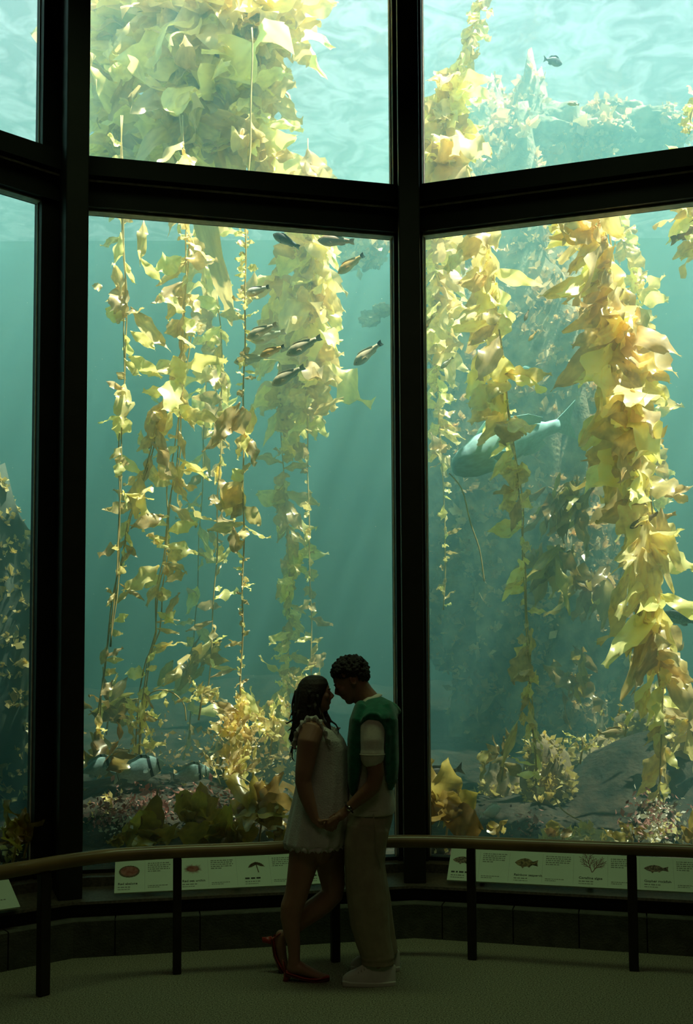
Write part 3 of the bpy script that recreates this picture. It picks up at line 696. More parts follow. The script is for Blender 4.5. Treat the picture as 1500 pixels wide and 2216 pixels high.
# leafy undergrowth: each plant a thing with its own stipe and blades
def plant(name, label, foot, Y, n, lp, wp, ang, spread, kind='kelp_brown', seed=0, stem=0.0, cat='seaweed'):
    jit = 0.03
    if name == 'feathery_seaweed': n, lp, wp, jit = int(n * 2.2), lp * 0.62, wp * 0.62, 0.075
    elif kind == 'kelp_dark': n, lp, wp, jit = int(n * 1.3), lp * 0.8, wp * 0.8, 0.10
    r = random.Random(900 + seed)
    f = at(foot[0], foot[1], Y)
    root = empty(name, f); tag(root, label, cat, 'undergrowth of the reef bed')
    top = f + Vector((0.02, 0, stem))
    mb = MB(); mb.tube([f - Vector((0, 0, 0.12)), lerp(f, top, 0.5) + Vector((0.015, 0, 0)), top + Vector((0, 0, 0.01))], 0.008, 6)
    o = mb.build('stipe', MAT['stipe'], root, True); o.matrix_parent_inverse = Matrix.Translation(-root.location)
    for i in range(n):
        a = R(r.gauss(r.choice(ang), spread)); L = lp * math.exp(r.gauss(0, 0.25)) * mpp(Y); W = wp * math.exp(r.gauss(0, 0.2)) * mpp(Y)
        ph = r.gauss(0, 0.5); b = lerp(f, top, r.uniform(0.4, 1)) + Vector((r.gauss(0, jit), r.gauss(0, jit + 0.02), r.gauss(0, jit - 0.03)))
        put_blade(root, BL[kind], b, b + Vector((math.cos(a) * math.cos(ph), math.sin(ph), -math.sin(a) * math.cos(ph))) * L, W, r)
    return root
UP = (-90, -60, -120, -40, -140)
SIDE = (-30, -150, 20, 160, -60, -120)
plant('broad_kelp', 'big ruffled brown kelp leaves at the foot of the column, against the glass', (962, 1800), 7.0, 12, 104, 62, (-70, -100, -40, -120), 22, seed=1, stem=0.12)
plant('broad_kelp', 'small dark kelp sprig standing under the white fish', (1072, 1806), 7.0, 4, 42, 20, (-60, -90, -110), 20, seed=2)
plant('broad_kelp', 'low brown kelp leaf curling above the rail before the sandy boulder', (1212, 1808), 7.0, 5, 30, 26, (-150, -30, -90), 20, seed=3)
plant('broad_kelp', 'dark kelp leaves lying in front of the coral rock', (1362, 1816), 7.0, 6, 40, 22, (-170, -10, -40, -140), 15, seed=4)
plant('broad_kelp', 'dark kelp leaves at the picture edge above the rail', (1492, 1812), 6.9, 6, 44, 24, (-150, -100, -60), 20, seed=5)
plant('broad_kelp', 'brown kelp leaves in the outermost window', (26, 1838), 6.1, 12, 62, 36, (-90, -60, -130, -160, -20), 20, seed=6, stem=0.04)
plant('broad_kelp', 'tall folded brown kelp blade in the outermost window', (52, 1815), 6.2, 3, 84, 28, (-110, -125), 12, seed=7)
plant('broad_kelp', 'dark spiky kelp sprig against the glass by the outer column', (250, 1826), 6.75, 6, 46, 22, (-100, -70, -130), 18, seed=8)
plant('broad_kelp', 'wide brown kelp leaves below the middle banded fish', (320, 1828), 6.9, 14, 78, 50, (-60, -100, -30, -140), 24, seed=9, stem=0.05)
plant('broad_kelp', 'olive kelp leaves arching up below the last banded fish', (425, 1800), 7.1, 14, 70, 44, (-80, -40, -140, -110), 25, seed=10, stem=0.10)
plant('broad_kelp', 'heap of broad dark kelp leaves in the middle of the mound', (480, 1822), 6.95, 16, 84, 54, (-20, -160, -60, -120), 25, seed=11)
plant('broad_kelp', 'broad olive kelp leaves leaning towards the person in the blouse', (560, 1790), 7.15, 18, 100, 50, (-40, -20, -80, -120, -160), 25, seed=12, stem=0.14)
plant('broad_kelp', 'low kelp leaves by the hem of the white blouse', (610, 1820), 7.0, 7, 50, 34, (-60, -120, -100), 22, seed=13)
plant('broad_kelp', 'olive kelp fan behind the foremost banded fish', (215, 1650), 7.7, 8, 80, 34, (-120, -60, -150, -30, 20), 22, seed=14)
plant('feathery_seaweed', 'bright feathery plant lit beside the last banded fish', (500, 1680), 7.4, 16, 58, 18, (-30, -60, -90, -120), 26, 'kelp', seed=15, stem=0.06)
plant('feathery_seaweed', 'bushy golden plant at the foot of the thin frilled strand', (515, 1620), 7.5, 22, 60, 26, (60, 120, 90, -60, -120), 30, 'kelp', seed=16, stem=0.22)
plant('feathery_seaweed', 'fan of small fronds on a bent stem in the school window', (430, 1525), 7.8, 14, 42, 16, (-30, -60, 0, -100), 25, 'kelp', seed=17, stem=0.10)
plant('feathery_seaweed', 'curly golden seaweed just behind the person in the blouse', (585, 1600), 8.0, 24, 54, 20, (-90, -60, -120, 60, 110), 28, 'kelp', seed=18, stem=0.25)
plant('feathery_seaweed', 'pale wispy seaweed at the level of the hair of the long haired person', (645, 1520), 8.6, 14, 44, 14, (-90, -60, -20, -130), 28, 'kelp', seed=19, stem=0.2)
plant('feathery_seaweed', 'small yellow seaweed above the foremost banded fish', (300, 1600), 8.0, 14, 46, 18, (-90, -40, -130, 60), 28, 'kelp', seed=20, stem=0.2)
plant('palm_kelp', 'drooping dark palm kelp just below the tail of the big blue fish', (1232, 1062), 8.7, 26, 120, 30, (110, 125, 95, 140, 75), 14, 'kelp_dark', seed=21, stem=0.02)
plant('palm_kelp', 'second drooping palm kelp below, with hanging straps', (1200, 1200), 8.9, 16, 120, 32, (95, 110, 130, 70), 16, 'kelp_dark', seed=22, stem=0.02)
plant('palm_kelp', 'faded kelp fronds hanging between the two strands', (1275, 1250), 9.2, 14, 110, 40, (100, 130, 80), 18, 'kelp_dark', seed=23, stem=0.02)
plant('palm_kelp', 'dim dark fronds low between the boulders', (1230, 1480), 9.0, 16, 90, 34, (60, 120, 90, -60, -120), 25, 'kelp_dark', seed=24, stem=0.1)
plant('palm_kelp', 'golden feathered palm kelp at the picture edge', (1495, 1560), 7.9, 14, 90, 26, (170, 150, 190, 130), 15, 'kelp', seed=25, stem=0.05)
plant('feathery_seaweed', 'small bright seaweed before the flat faced boulder', (1255, 1620), 7.8, 8, 34, 12, (90, 130, 170, 60), 25, 'kelp', seed=26, stem=0.08)
plant('feathery_seaweed', 'thin sprig reaching up beside the cream fish', (1352, 1560), 7.7, 8, 22, 9, (-90, -40, -130, 90), 30, 'kelp', seed=27, stem=0.06)
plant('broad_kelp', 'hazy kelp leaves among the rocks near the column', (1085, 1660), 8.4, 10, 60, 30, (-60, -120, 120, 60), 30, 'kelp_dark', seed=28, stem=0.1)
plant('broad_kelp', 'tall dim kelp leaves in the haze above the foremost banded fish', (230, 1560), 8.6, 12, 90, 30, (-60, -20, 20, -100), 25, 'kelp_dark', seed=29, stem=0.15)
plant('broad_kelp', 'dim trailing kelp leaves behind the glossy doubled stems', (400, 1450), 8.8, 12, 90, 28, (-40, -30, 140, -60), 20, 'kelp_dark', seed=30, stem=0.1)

# loose strands
def strand(label, pts, Y, rad=0.006):
    line = [at(x, y, Y) for x, y in pts]
    mb = MB()
    out = []
    for i in range(len(line) - 1):
        p0 = line[max(0, i - 1)]; p1, p2 = line[i], line[i + 1]; p3 = line[min(len(line) - 1, i + 2)]
        for q in range(6):
            t = q / 6
            out.append(0.5 * ((2 * p1) + (p2 - p0) * t + (2 * p0 - 5 * p1 + 4 * p2 - p3) * t * t + (3 * p1 - p0 - 3 * p2 + p3) * t ** 3))
    out.append(line[-1])
    mb.tube(out, rad, 6)
    return tag(mb.build('kelp_stalk', MAT['stipe'], None, True), label, 'kelp stalk')
strand('thin bare stalk curving down below the mouth of the big blue fish', [(972, 1024), (1000, 1060), (1018, 1130), (1038, 1190), (1048, 1258)], 8.1)
strand('thin stalk arched like a hoop above the banded fish', [(315, 1535), (322, 1505), (345, 1493), (375, 1500), (398, 1525), (403, 1560)], 7.9, 0.005)
strand('loose stalk lying across the flat faced boulder', [(1197, 1722), (1215, 1750), (1235, 1765), (1256, 1776)], 7.6, 0.005)
strand('pale stalk beside the mound just past the last banded fish', [(515, 1680), (535, 1690), (550, 1702), (570, 1700), (590, 1712)], 7.2, 0.005)

# floating specks in the water
r = random.Random(77); mb = MB()
for i in range(1100):
    Y = r.uniform(6.85, 9.5); c = at(r.uniform(0, 1500), r.uniform(0, 1830), Y); s = r.uniform(0.0012, 0.0026)
    mb.add([c + Vector((0, 0, s)), c + Vector((s, 0, -s * .6)), c + Vector((-s * .6, s, -s * .6)), c + Vector((-s * .6, -s, -s * .6))], [(0, 1, 2), (0, 2, 3), (0, 3, 1), (1, 3, 2)])
MAT['speck'] = principled('speck', (0.8, 0.8, 0.7), 0.8)
tag(mb.build('marine_snow', MAT['speck']), 'tiny pale specks drifting in the water', kind='stuff')
# ------------------------------------------------------------------ fish
def fish_mat(name, back, side, belly, band=None, band_col=(0.02, 0.03, 0.03), mott=0.25, rough=0.55):
    m, nt, out = new_mat(name)
    b = nt.nodes.new('ShaderNodeBsdfPrincipled'); b.inputs['Roughness'].default_value = rough
    nt.links.new(b.outputs[0], out.inputs['Surface'])
    tc = nt.nodes.new('ShaderNodeTexCoord'); sp = nt.nodes.new('ShaderNodeSeparateXYZ')
    nt.links.new(tc.outputs['Generated'], sp.inputs[0])
    rp = nt.nodes.new('ShaderNodeValToRGB'); e = rp.color_ramp.elements
    e[0].position = 0.15; e[0].color = (*belly, 1); e[1].position = 0.85; e[1].color = (*back, 1)
    mid = rp.color_ramp.elements.new(0.5); mid.color = (*side, 1)
    nt.links.new(sp.outputs['Z'], rp.inputs['Fac'])
    nz = nt.nodes.new('ShaderNodeTexNoise'); nz.inputs['Scale'].default_value = 14; nz.inputs['Detail'].default_value = 4
    nt.links.new(tc.outputs['Generated'], nz.inputs['Vector'])
    mr = nt.nodes.new('ShaderNodeMapRange'); mr.inputs['From Min'].default_value = 0.3; mr.inputs['From Max'].default_value = 0.7
    mr.inputs['To Min'].default_value = 1 - mott; mr.inputs['To Max'].default_value = 1 + mott * 0.4
    nt.links.new(nz.outputs['Fac'], mr.inputs['Value'])
    mu = nt.nodes.new('ShaderNodeMix'); mu.data_type = 'RGBA'; mu.blend_type = 'MULTIPLY'; mu.inputs[0].default_value = 1
    nt.links.new(rp.outputs['Color'], mu.inputs[6]); nt.links.new(mr.outputs[0], mu.inputs[7])
    last = mu.outputs[2]
    for (x0, x1) in (band or ()):
        r2 = nt.nodes.new('ShaderNodeValToRGB'); q = r2.color_ramp.elements; r2.color_ramp.interpolation = 'LINEAR'
        q[0].position = max(0, x0 - 0.015); q[0].color = (0, 0, 0, 1); q[1].position = x0; q[1].color = (1, 1, 1, 1)
        k = r2.color_ramp.elements.new(x1); k.color = (1, 1, 1, 1); k = r2.color_ramp.elements.new(min(1, x1 + 0.015)); k.color = (0, 0, 0, 1)
        nt.links.new(sp.outputs['X'], r2.inputs['Fac'])
        mm = nt.nodes.new('ShaderNodeMix'); mm.data_type = 'RGBA'; mm.inputs[7].default_value = (*band_col, 1)
        nt.links.new(r2.outputs['Color'], mm.inputs[0]); nt.links.new(last, mm.inputs[6]); last = mm.outputs[2]
    nt.links.new(last, b.inputs['Base Color'])
    return m
FM = {
 'wrasse': fish_mat('pale_wrasse', (0.80, 0.66, 0.42), (0.88, 0.76, 0.52), (0.9, 0.86, 0.72), mott=0.12),
 'orange': fish_mat('orange_wrasse', (0.85, 0.50, 0.14), (0.90, 0.58, 0.18), (0.9, 0.75, 0.45), mott=0.12),
 'white': fish_mat('toplit_wrasse', (0.95, 0.92, 0.80), (0.95, 0.85, 0.62), (0.80, 0.50, 0.22), mott=0.08),  # white back is light from above put into the colour
 'silver': fish_mat('silver_green', (0.58, 0.62, 0.42), (0.74, 0.78, 0.60), (0.85, 0.88, 0.78), mott=0.12),
 'brown': fish_mat('brown_wrasse', (0.26, 0.17, 0.08), (0.34, 0.22, 0.09), (0.55, 0.38, 0.16), mott=0.2),
 'dark': fish_mat('dark_fish', (0.03, 0.035, 0.03), (0.12, 0.15, 0.14), (0.5, 0.55, 0.5), mott=0.3, band=[(0.56, 0.66)]),
 'rockfish': fish_mat('mottled_fish', (0.06, 0.06, 0.045), (0.16, 0.15, 0.10), (0.35, 0.35, 0.25), mott=0.7),
 'perch': fish_mat('banded_perch', (0.30, 0.50, 0.50), (0.55, 0.78, 0.76), (0.6, 0.8, 0.76), band=[(0.66, 0.715), (0.86, 0.875)], mott=0.25),
 'grey': fish_mat('grey_blue', (0.10, 0.14, 0.16), (0.20, 0.26, 0.28), (0.35, 0.42, 0.42), mott=0.15),
 'bass': fish_mat('giant_bass', (0.48, 0.84, 0.90), (0.50, 0.86, 0.92), (0.50, 0.82, 0.84), mott=0.2),
 'bright': fish_mat('bright_perch', (0.80, 0.95, 0.92), (0.90, 1.0, 0.96), (0.85, 0.95, 0.9), mott=0.08),
 'cream': fish_mat('cream_sheephead', (0.62, 0.46, 0.22), (0.80, 0.70, 0.42), (0.85, 0.82, 0.6), mott=0.12),
 'teal': fish_mat('teal_fish', (0.03, 0.07, 0.07), (0.08, 0.2, 0.2), (0.2, 0.4, 0.4), mott=0.6),
}
MAT['eye'] = principled('fish_eye', (0.01, 0.01, 0.01), 0.15)
MAT['eyering'] = principled('fish_eye_ring', (0.6, 0.55, 0.35), 0.3)
FORM = {  # half heights above and below the axis along the body, nose at 1, tail root at 0
 'slim': ([(0, .045, .045), (.08, .05, .05), (.2, .065, .065), (.4, .10, .105), (.6, .125, .13), (.78, .115, .115), (.9, .075, .075), (.97, .035, .035), (1, .008, .01)], 0.9),
 'deep': ([(0, .055, .055), (.06, .06, .06), (.18, .12, .12), (.35, .20, .19), (.55, .24, .23), (.72, .22, .20), (.86, .15, .14), (.95, .075, .075), (1, .015, .02)], 0.42),
 'bass': ([(0, .045, .045), (.1, .05, .05), (.22, .085, .08), (.4, .125, .125), (.6, .15, .145), (.78, .14, .135), (.9, .10, .11), (.97, .06, .08), (1, .025, .05)], 0.62),
}
def fish(label, head, tail, Y, form, mat, tilt=0.0, name='fish', flip=1, hs=1.0, dark_tail=False):
    Y = Y + 0.35 if Y < 8 else Y
    a, b = at(head[0], head[1], Y + tilt), at(tail[0], tail[1], Y - tilt)
    d = a - b; L = d.length; x = d / L
    z = Vector((0, 0, 1)); y = z.cross(x).normalized(); z = x.cross(y)
    a_ = R({'slim': 40, 'deep': 15, 'bass': 30}[form]) * (1 if y.y > 0 else -1)                    # rolled a little, back towards the glass
    y, z = y * math.cos(a_) - z * math.sin(a_) * -1, z * math.cos(a_) - y * math.sin(a_)
    root = empty(name, (a + b) / 2); tag(root, label, 'fish', 'fish in the tank')
    root.matrix_basis = Matrix.Translation((a + b) / 2) @ Matrix((x, y, z)).transposed().to_4x4() @ Matrix.Scale(L, 4)
    prof, wf = FORM[form]
    if form == 'slim': hs *= 1.22
    x0, x1 = -0.36, 0.5                                    # the body; the tail fin lies behind it
    def sec(t):
        for p, q in zip(prof, prof[1:]):
            if p[0] <= t <= q[0]:
                u = (t - p[0]) / (q[0] - p[0]); u = u * u * (3 - 2 * u) if form != 'slim' else u
                return lerp(p[1], q[1], u) * hs, lerp(p[2], q[2], u) * hs
        return prof[-1][1] * hs, prof[-1][2] * hs
    mb = MB(); rr = []; NS = 22; bend = 0.05 * flip
    def yoff(t): return bend * math.sin((t - 0.6) * 3.0)
    for i in range(NS + 1):
        t = 1 - (1 - i / NS) ** 1.25; up, dn = sec(t); w = wf * (up + dn) / 2 * (1 if t < 0.9 else 0.95)
        ring = []
        for k in range(14):
            ph = 2 * math.pi * k / 14; c, s = math.cos(ph), math.sin(ph)
            ring.append(Vector((lerp(x0, x1, t), yoff(t) + w * c * abs(c) ** 0.1, (up if s > 0 else dn) * s)))
        rr.append(ring)
    mb.rings(rr); mb.build('body', FM[mat], root, True)
    def fin(nm, outline, mt, th=0.006, ycen=0.0, rot=None):
        n = len(outline)
        vs = [Vector((p[0], ycen + th / 2, p[1])) for p in outline] + [Vector((p[0], ycen - th / 2, p[1])) for p in outline]
        if rot is not None:
            o3 = Vector((outline[0][0], ycen, outline[0][1])); vs = [o3 + rot @ (v - o3) for v in vs]
        f = MB(); f.add(vs, [tuple(range(n)), tuple(range(2 * n - 1, n - 1, -1))] + [(i, n + i, n + (i + 1) % n, (i + 1) % n) for i in range(n)])
        return f.build(nm, mt, root)
    tm = FM['dark'] if dark_tail else FM[mat]
    h = sec(0)[0]
    sp = 0.085 if form == 'slim' else 0.15
    if form == 'bass': sp = 0.14
    fk = 0.03 if form == 'slim' else 0.05
    fin('tail_fin', [(-0.34, h * 0.9), (-0.42, h + 0.3 * sp), (-0.5, sp), (-0.5 + fk, 0.0), (-0.5, -sp), (-0.42, -h - 0.3 * sp), (-0.34, -h * 0.9)], tm, ycen=yoff(0))
    dh = {'slim': 0.03, 'deep': 0.06, 'bass': 0.055}[form]
    tt = [0.18, 0.3, 0.42, 0.55, 0.68, 0.74]
    fin('dorsal_fin', [(lerp(x0, x1, t), sec(t)[0] * 0.9) for t in tt] + [(lerp(x0, x1, t) - 0.02, sec(t)[0] + dh * k) for t, k in zip(tt[::-1], (0.2, .9, 1, .8, 1.0, .5))], FM[mat], ycen=yoff(.45))
    tt = [0.16, 0.26, 0.36]
    fin('anal_fin', [(lerp(x0, x1, t), -sec(t)[1] * 0.9) for t in tt] + [(lerp(x0, x1, t) - 0.03, -sec(t)[1] - dh * k) for t, k in zip(tt[::-1], (0.3, 1, .7))], FM[mat], ycen=yoff(.25))
    for s in (-1, 1):
        w = wf * (sum(sec(0.68)) / 2)
        fin('pectoral_fin', [(0.23, -0.01), (0.17, 0.03), (0.09, 0.025), (0.07, -0.02), (0.12, -0.05), (0.2, -0.04)], FM[mat], 0.004, yoff(.68) + s * w * 0.96, Matrix.Rotation(R(-s * 24), 3, 'Z'))
        t = 0.88; up, dn = sec(t); e = MB(); er = 0.017 if form != 'bass' else 0.010
        c = Vector((lerp(x0, x1, t), yoff(t) + s * wf * (up + dn) / 2 * 0.80, up * 0.34))
        e.ball(c, (er * 1.25, er * 0.6, er * 1.25), 8, 5); ring = e.build('eye', MAT['eyering'], root, True)
        e = MB(); e.ball(c + Vector((0, s * er * 0.35, 0)), (er * 0.75, er * 0.45, er * 0.75), 8, 5); e.build('pupil', MAT['eye'], ring, True)
    return root

fish('dark slim fish with a pale belly nosing up, topmost of the school', (593, 506), (647, 537), 7.3, 'slim', 'dark', 0.03)
fish('brown slim fish swimming level near the column top', (688, 519), (767, 524), 7.4, 'slim', 'brown', 0.02)
fish('orange fish with a dark tail tip below the level brown one', (731, 591), (789, 551), 7.4, 'slim', 'orange', 0.03, dark_tail=True)
fish('small orange fish crossing the thin frilled strand, light from above painted white on its back', (532, 636), (583, 621), 7.2, 'slim', 'white', 0.02, hs=1.2, dark_tail=True)
fish('pale slim fish at the head of the middle group, highest of it', (534, 731), (600, 702), 7.2, 'slim', 'wrasse', 0.03)
fish('silvery green slim fish just below the highest of the middle group', (544, 738), (618, 718), 7.3, 'slim', 'silver', 0.03)
fish('short orange fish in the middle of the group', (563, 770), (616, 750), 7.2, 'slim', 'orange', 0.03, dark_tail=True)
fish('long pale fish with a white tail edge, foremost of the middle group', (620, 767), (696, 730), 7.1, 'slim', 'wrasse', 0.03)
fish('dull green fish lowest on the outer side of the middle group', (507, 783), (580, 772), 7.4, 'slim', 'silver', 0.02)
fish('pale fish lowest of the group, above the white curled blade', (588, 832), (660, 794), 7.2, 'slim', 'wrasse', 0.03)
fish('lone tan fish diving beside the column', (765, 789), (828, 741), 7.2, 'slim', 'wrasse', 0.03, dark_tail=True)
fish('small brown fish half hidden by the transom', (727, 488), (732, 460), 7.5, 'slim', 'brown', 0.0)
fish('grey blue fish alone under the bright water surface', (1218, 138), (1175, 128), 7.6, 'deep', 'grey', 0.03, hs=0.85)
fish('tiny yellow fish below the lone grey blue one', (1228, 224), (1254, 227), 8.0, 'slim', 'cream', 0.01)
fish('orange fish peeking past the column edge', (912, 716), (938, 685), 7.3, 'slim', 'orange', 0.0)
fish('small white and orange fish beside the dim strand', (953, 797), (982, 773), 7.6, 'slim', 'white', 0.02)
fish('tiny brown fish hanging head down beside the swept strand', (1134, 695), (1146, 670), 7.9, 'slim', 'brown', 0.0)
fish('tiny tan fish a little lower than the head down one', (1143, 738), (1163, 717), 7.9, 'slim', 'orange', 0.0)
fish('dark brown fish cut by the picture edge', (1545, 470), (1447, 521), 7.1, 'slim', 'brown', 0.03)
fish('faint blue fish far off in the haze above the big one', (1126, 798), (1158, 800), 9.5, 'deep', 'bass', 0.0, hs=0.8)
fish('huge pale blue fish behind the swept kelp strand', (972, 1004), (1256, 912), 8.25, 'bass', 'bass', -0.15, name='giant_sea_bass')
fish('slim brown fish with a dark snout before the thick yellow strand', (1361, 1143), (1428, 1112), 7.0, 'slim', 'brown', 0.03)
fish('slim golden fish beside the dark snouted one', (1400, 1132), (1465, 1112), 7.1, 'slim', 'orange', 0.03)
fish('dark teal fish at the picture edge among the rocks', (1430, 1327), (1512, 1350), 7.4, 'deep', 'teal', 0.05, hs=0.8)
fish('small teal fish half hidden by the thick yellow strand', (1452, 1400), (1405, 1378), 7.8, 'deep', 'bass', 0.0, hs=0.7)
fish('cream coloured fish hanging level over the rocks', (1360, 1586), (1289, 1586), 7.5, 'deep', 'cream', 0.02, hs=0.62)
fish('mottled dark fish with its head behind the column', (905, 1690), (1004, 1664), 6.95, 'deep', 'rockfish', 0.02, hs=0.75)
fish('bright white fish low beside the kelp sprig', (1086, 1750), (1036, 1762), 7.1, 'deep', 'bright', 0.05, hs=1.1)
fish('banded silver fish half behind the outer column', (260, 1648), (165, 1672), 7.35, 'deep', 'perch', 0.03)
fish('banded silver fish in the middle of the three', (356, 1652), (242, 1682), 7.35, 'deep', 'perch', 0.03)
fish('banded silver fish leading the three, nearest the couple', (456, 1668), (365, 1680), 7.4, 'deep', 'perch', 0.04)
fish('small cream fish above the first two banded ones', (243, 1630), (282, 1626), 7.5, 'deep', 'cream', 0.0, hs=0.8)
# ------------------------------------------------------------------ two visitors
MAT['skin_m'] = principled('skin_tan', (0.30, 0.150, 0.085), 0.5, var=0.08, scale=9, spec=0.4)
MAT['skin_w'] = principled('skin_warm', (0.38, 0.20, 0.125), 0.5, var=0.08, scale=9, spec=0.4)
MAT['hair_m'] = principled('black_curls', (0.020, 0.012, 0.008), 0.7, var=0.3, scale=60, bump=0.6, bscale=140)
MAT['hair_w'] = principled('dark_brown_hair', (0.028, 0.016, 0.010), 0.7, var=0.4, scale=18, bump=0.25, bscale=60)
MAT['cream'] = principled('cream_cotton', (0.66, 0.62, 0.50), 0.85, var=0.06, scale=25, bump=0.15, bscale=220, spec=0.2, sheen=0.2)
MAT['blouse'] = principled('white_cotton', (0.60, 0.58, 0.52), 0.85, var=0.06, scale=20, bump=0.25, bscale=120, spec=0.2, sheen=0.2)
MAT['green'] = principled('green_knit', (0.015, 0.17, 0.095), 0.9, var=0.2, scale=30, bump=0.4, bscale=260, spec=0.15, sheen=0.4)
MAT['chino'] = principled('beige_twill', (0.36, 0.31, 0.21), 0.85, var=0.08, scale=16, bump=0.12, bscale=240, spec=0.2)
MAT['sneaker'] = principled('white_leather', (0.62, 0.62, 0.54), 0.5, var=0.05, scale=20)
MAT['rubber'] = principled('white_rubber', (0.70, 0.70, 0.60), 0.6)
MAT['lace'] = principled('shoe_lace', (0.5, 0.5, 0.44), 0.8)
MAT['red'] = principled('red_leather', (0.38, 0.045, 0.028), 0.35, var=0.1, scale=10)
MAT['redsole'] = principled('shoe_sole', (0.16, 0.05, 0.03), 0.6)
MAT['silver'] = principled('watch_steel', (0.6, 0.6, 0.56), 0.25, metal=1.0)
MAT['strap'] = principled('watch_strap', (0.03, 0.02, 0.015), 0.6)
MAT['eyewhite'] = principled('eye_white', (0.7, 0.68, 0.64), 0.2)
MAT['iris'] = principled('eye_iris', (0.03, 0.018, 0.01), 0.15)

def remeshed(mb, name, mat, parent, voxel=0.006, smooth=6, fac=0.5):
    me = mb.mesh('tmp')
    recalc(me)
    o = bpy.data.objects.new('tmp', me); COL.objects.link(o)
    md = o.modifiers.new('r', 'REMESH'); md.mode = 'VOXEL'; md.voxel_size = voxel
    if smooth:
        sm = o.modifiers.new('s', 'SMOOTH'); sm.iterations = smooth; sm.factor = fac
    dg = bpy.context.evaluated_depsgraph_get()
    me2 = bpy.data.meshes.new_from_object(o.evaluated_get(dg))
    bpy.data.objects.remove(o); bpy.data.meshes.remove(me)
    me2.name = name
    me2.polygons.foreach_set('use_smooth', [True] * len(me2.polygons))
    me2.materials.clear(); me2.materials.append(mat)
    ob = bpy.data.objects.new(name, me2); COL.objects.link(ob)
    ob.parent = parent; ob.matrix_parent_inverse = Matrix.Translation(-parent.location)
    return ob
def plain(mb, name, mat, parent, smooth=True, sub_parent=None):
    ob = mb.build(name, mat, None, smooth); recalc(ob.data)
    ob.parent = sub_parent or parent
    ob.matrix_parent_inverse = Matrix() if sub_parent else Matrix.Translation(-parent.location)
    return ob

YAX = Vector((0, 1, 0))
def limb(mb, pts, n=16, ends=(0, -1)):
    """pts: (px, py, Y, half width in px, depth factor) - rings square to the path in the side view"""
    P = [at(p[0], p[1], p[2]) for p in pts]; rr = []
    for i, p in enumerate(pts):
        t = (P[min(i + 1, len(P) - 1)] - P[max(i - 1, 0)]).normalized()
        u = t.cross(YAX); u.normalize(); w = t.cross(u).normalized()
        r = p[3] * mpp(p[2]); q = r * (p[4] if len(p) > 4 else 1.0)
        rr.append([P[i] + u * (r * math.cos(2 * math.pi * k / n)) + w * (q * math.sin(2 * math.pi * k / n)) for k in range(n)])
    mb.rings(rr)
    # rounded ends
    for e in ends:
        p = pts[e]; r = p[3] * mpp(p[2]) * 0.98; mb.ball(P[e], (r, r * (p[4] if len(p) > 4 else 1), r), 10, 7)
def slices(mb, rows, Y, n=40, wave=0.0, kwave=9, power=0.85, ph=0.0):
    """rows: (py, left px, right px, half depth m); horizontal rings"""
    rr = []
    for i, (py, xl, xr, hd) in enumerate(rows):
        a, b = at(xl, py, Y), at(xr, py, Y); c = (a + b) / 2; hw = (b.x - a.x) / 2
        ring = []
        for k in range(n):
            t = 2 * math.pi * k / n; cs, sn = math.cos(t), math.sin(t)
            f = 1 + wave * (i / (len(rows) - 1)) ** 1.5 * math.sin(kwave * t + ph + 0.4 * i * 0.3)
            ring.append(c + Vector((hw * f * math.copysign(abs(cs) ** power, cs), hd * f * math.copysign(abs(sn) ** power, sn), 0)))
        rr.append(ring)
    mb.rings(rr)

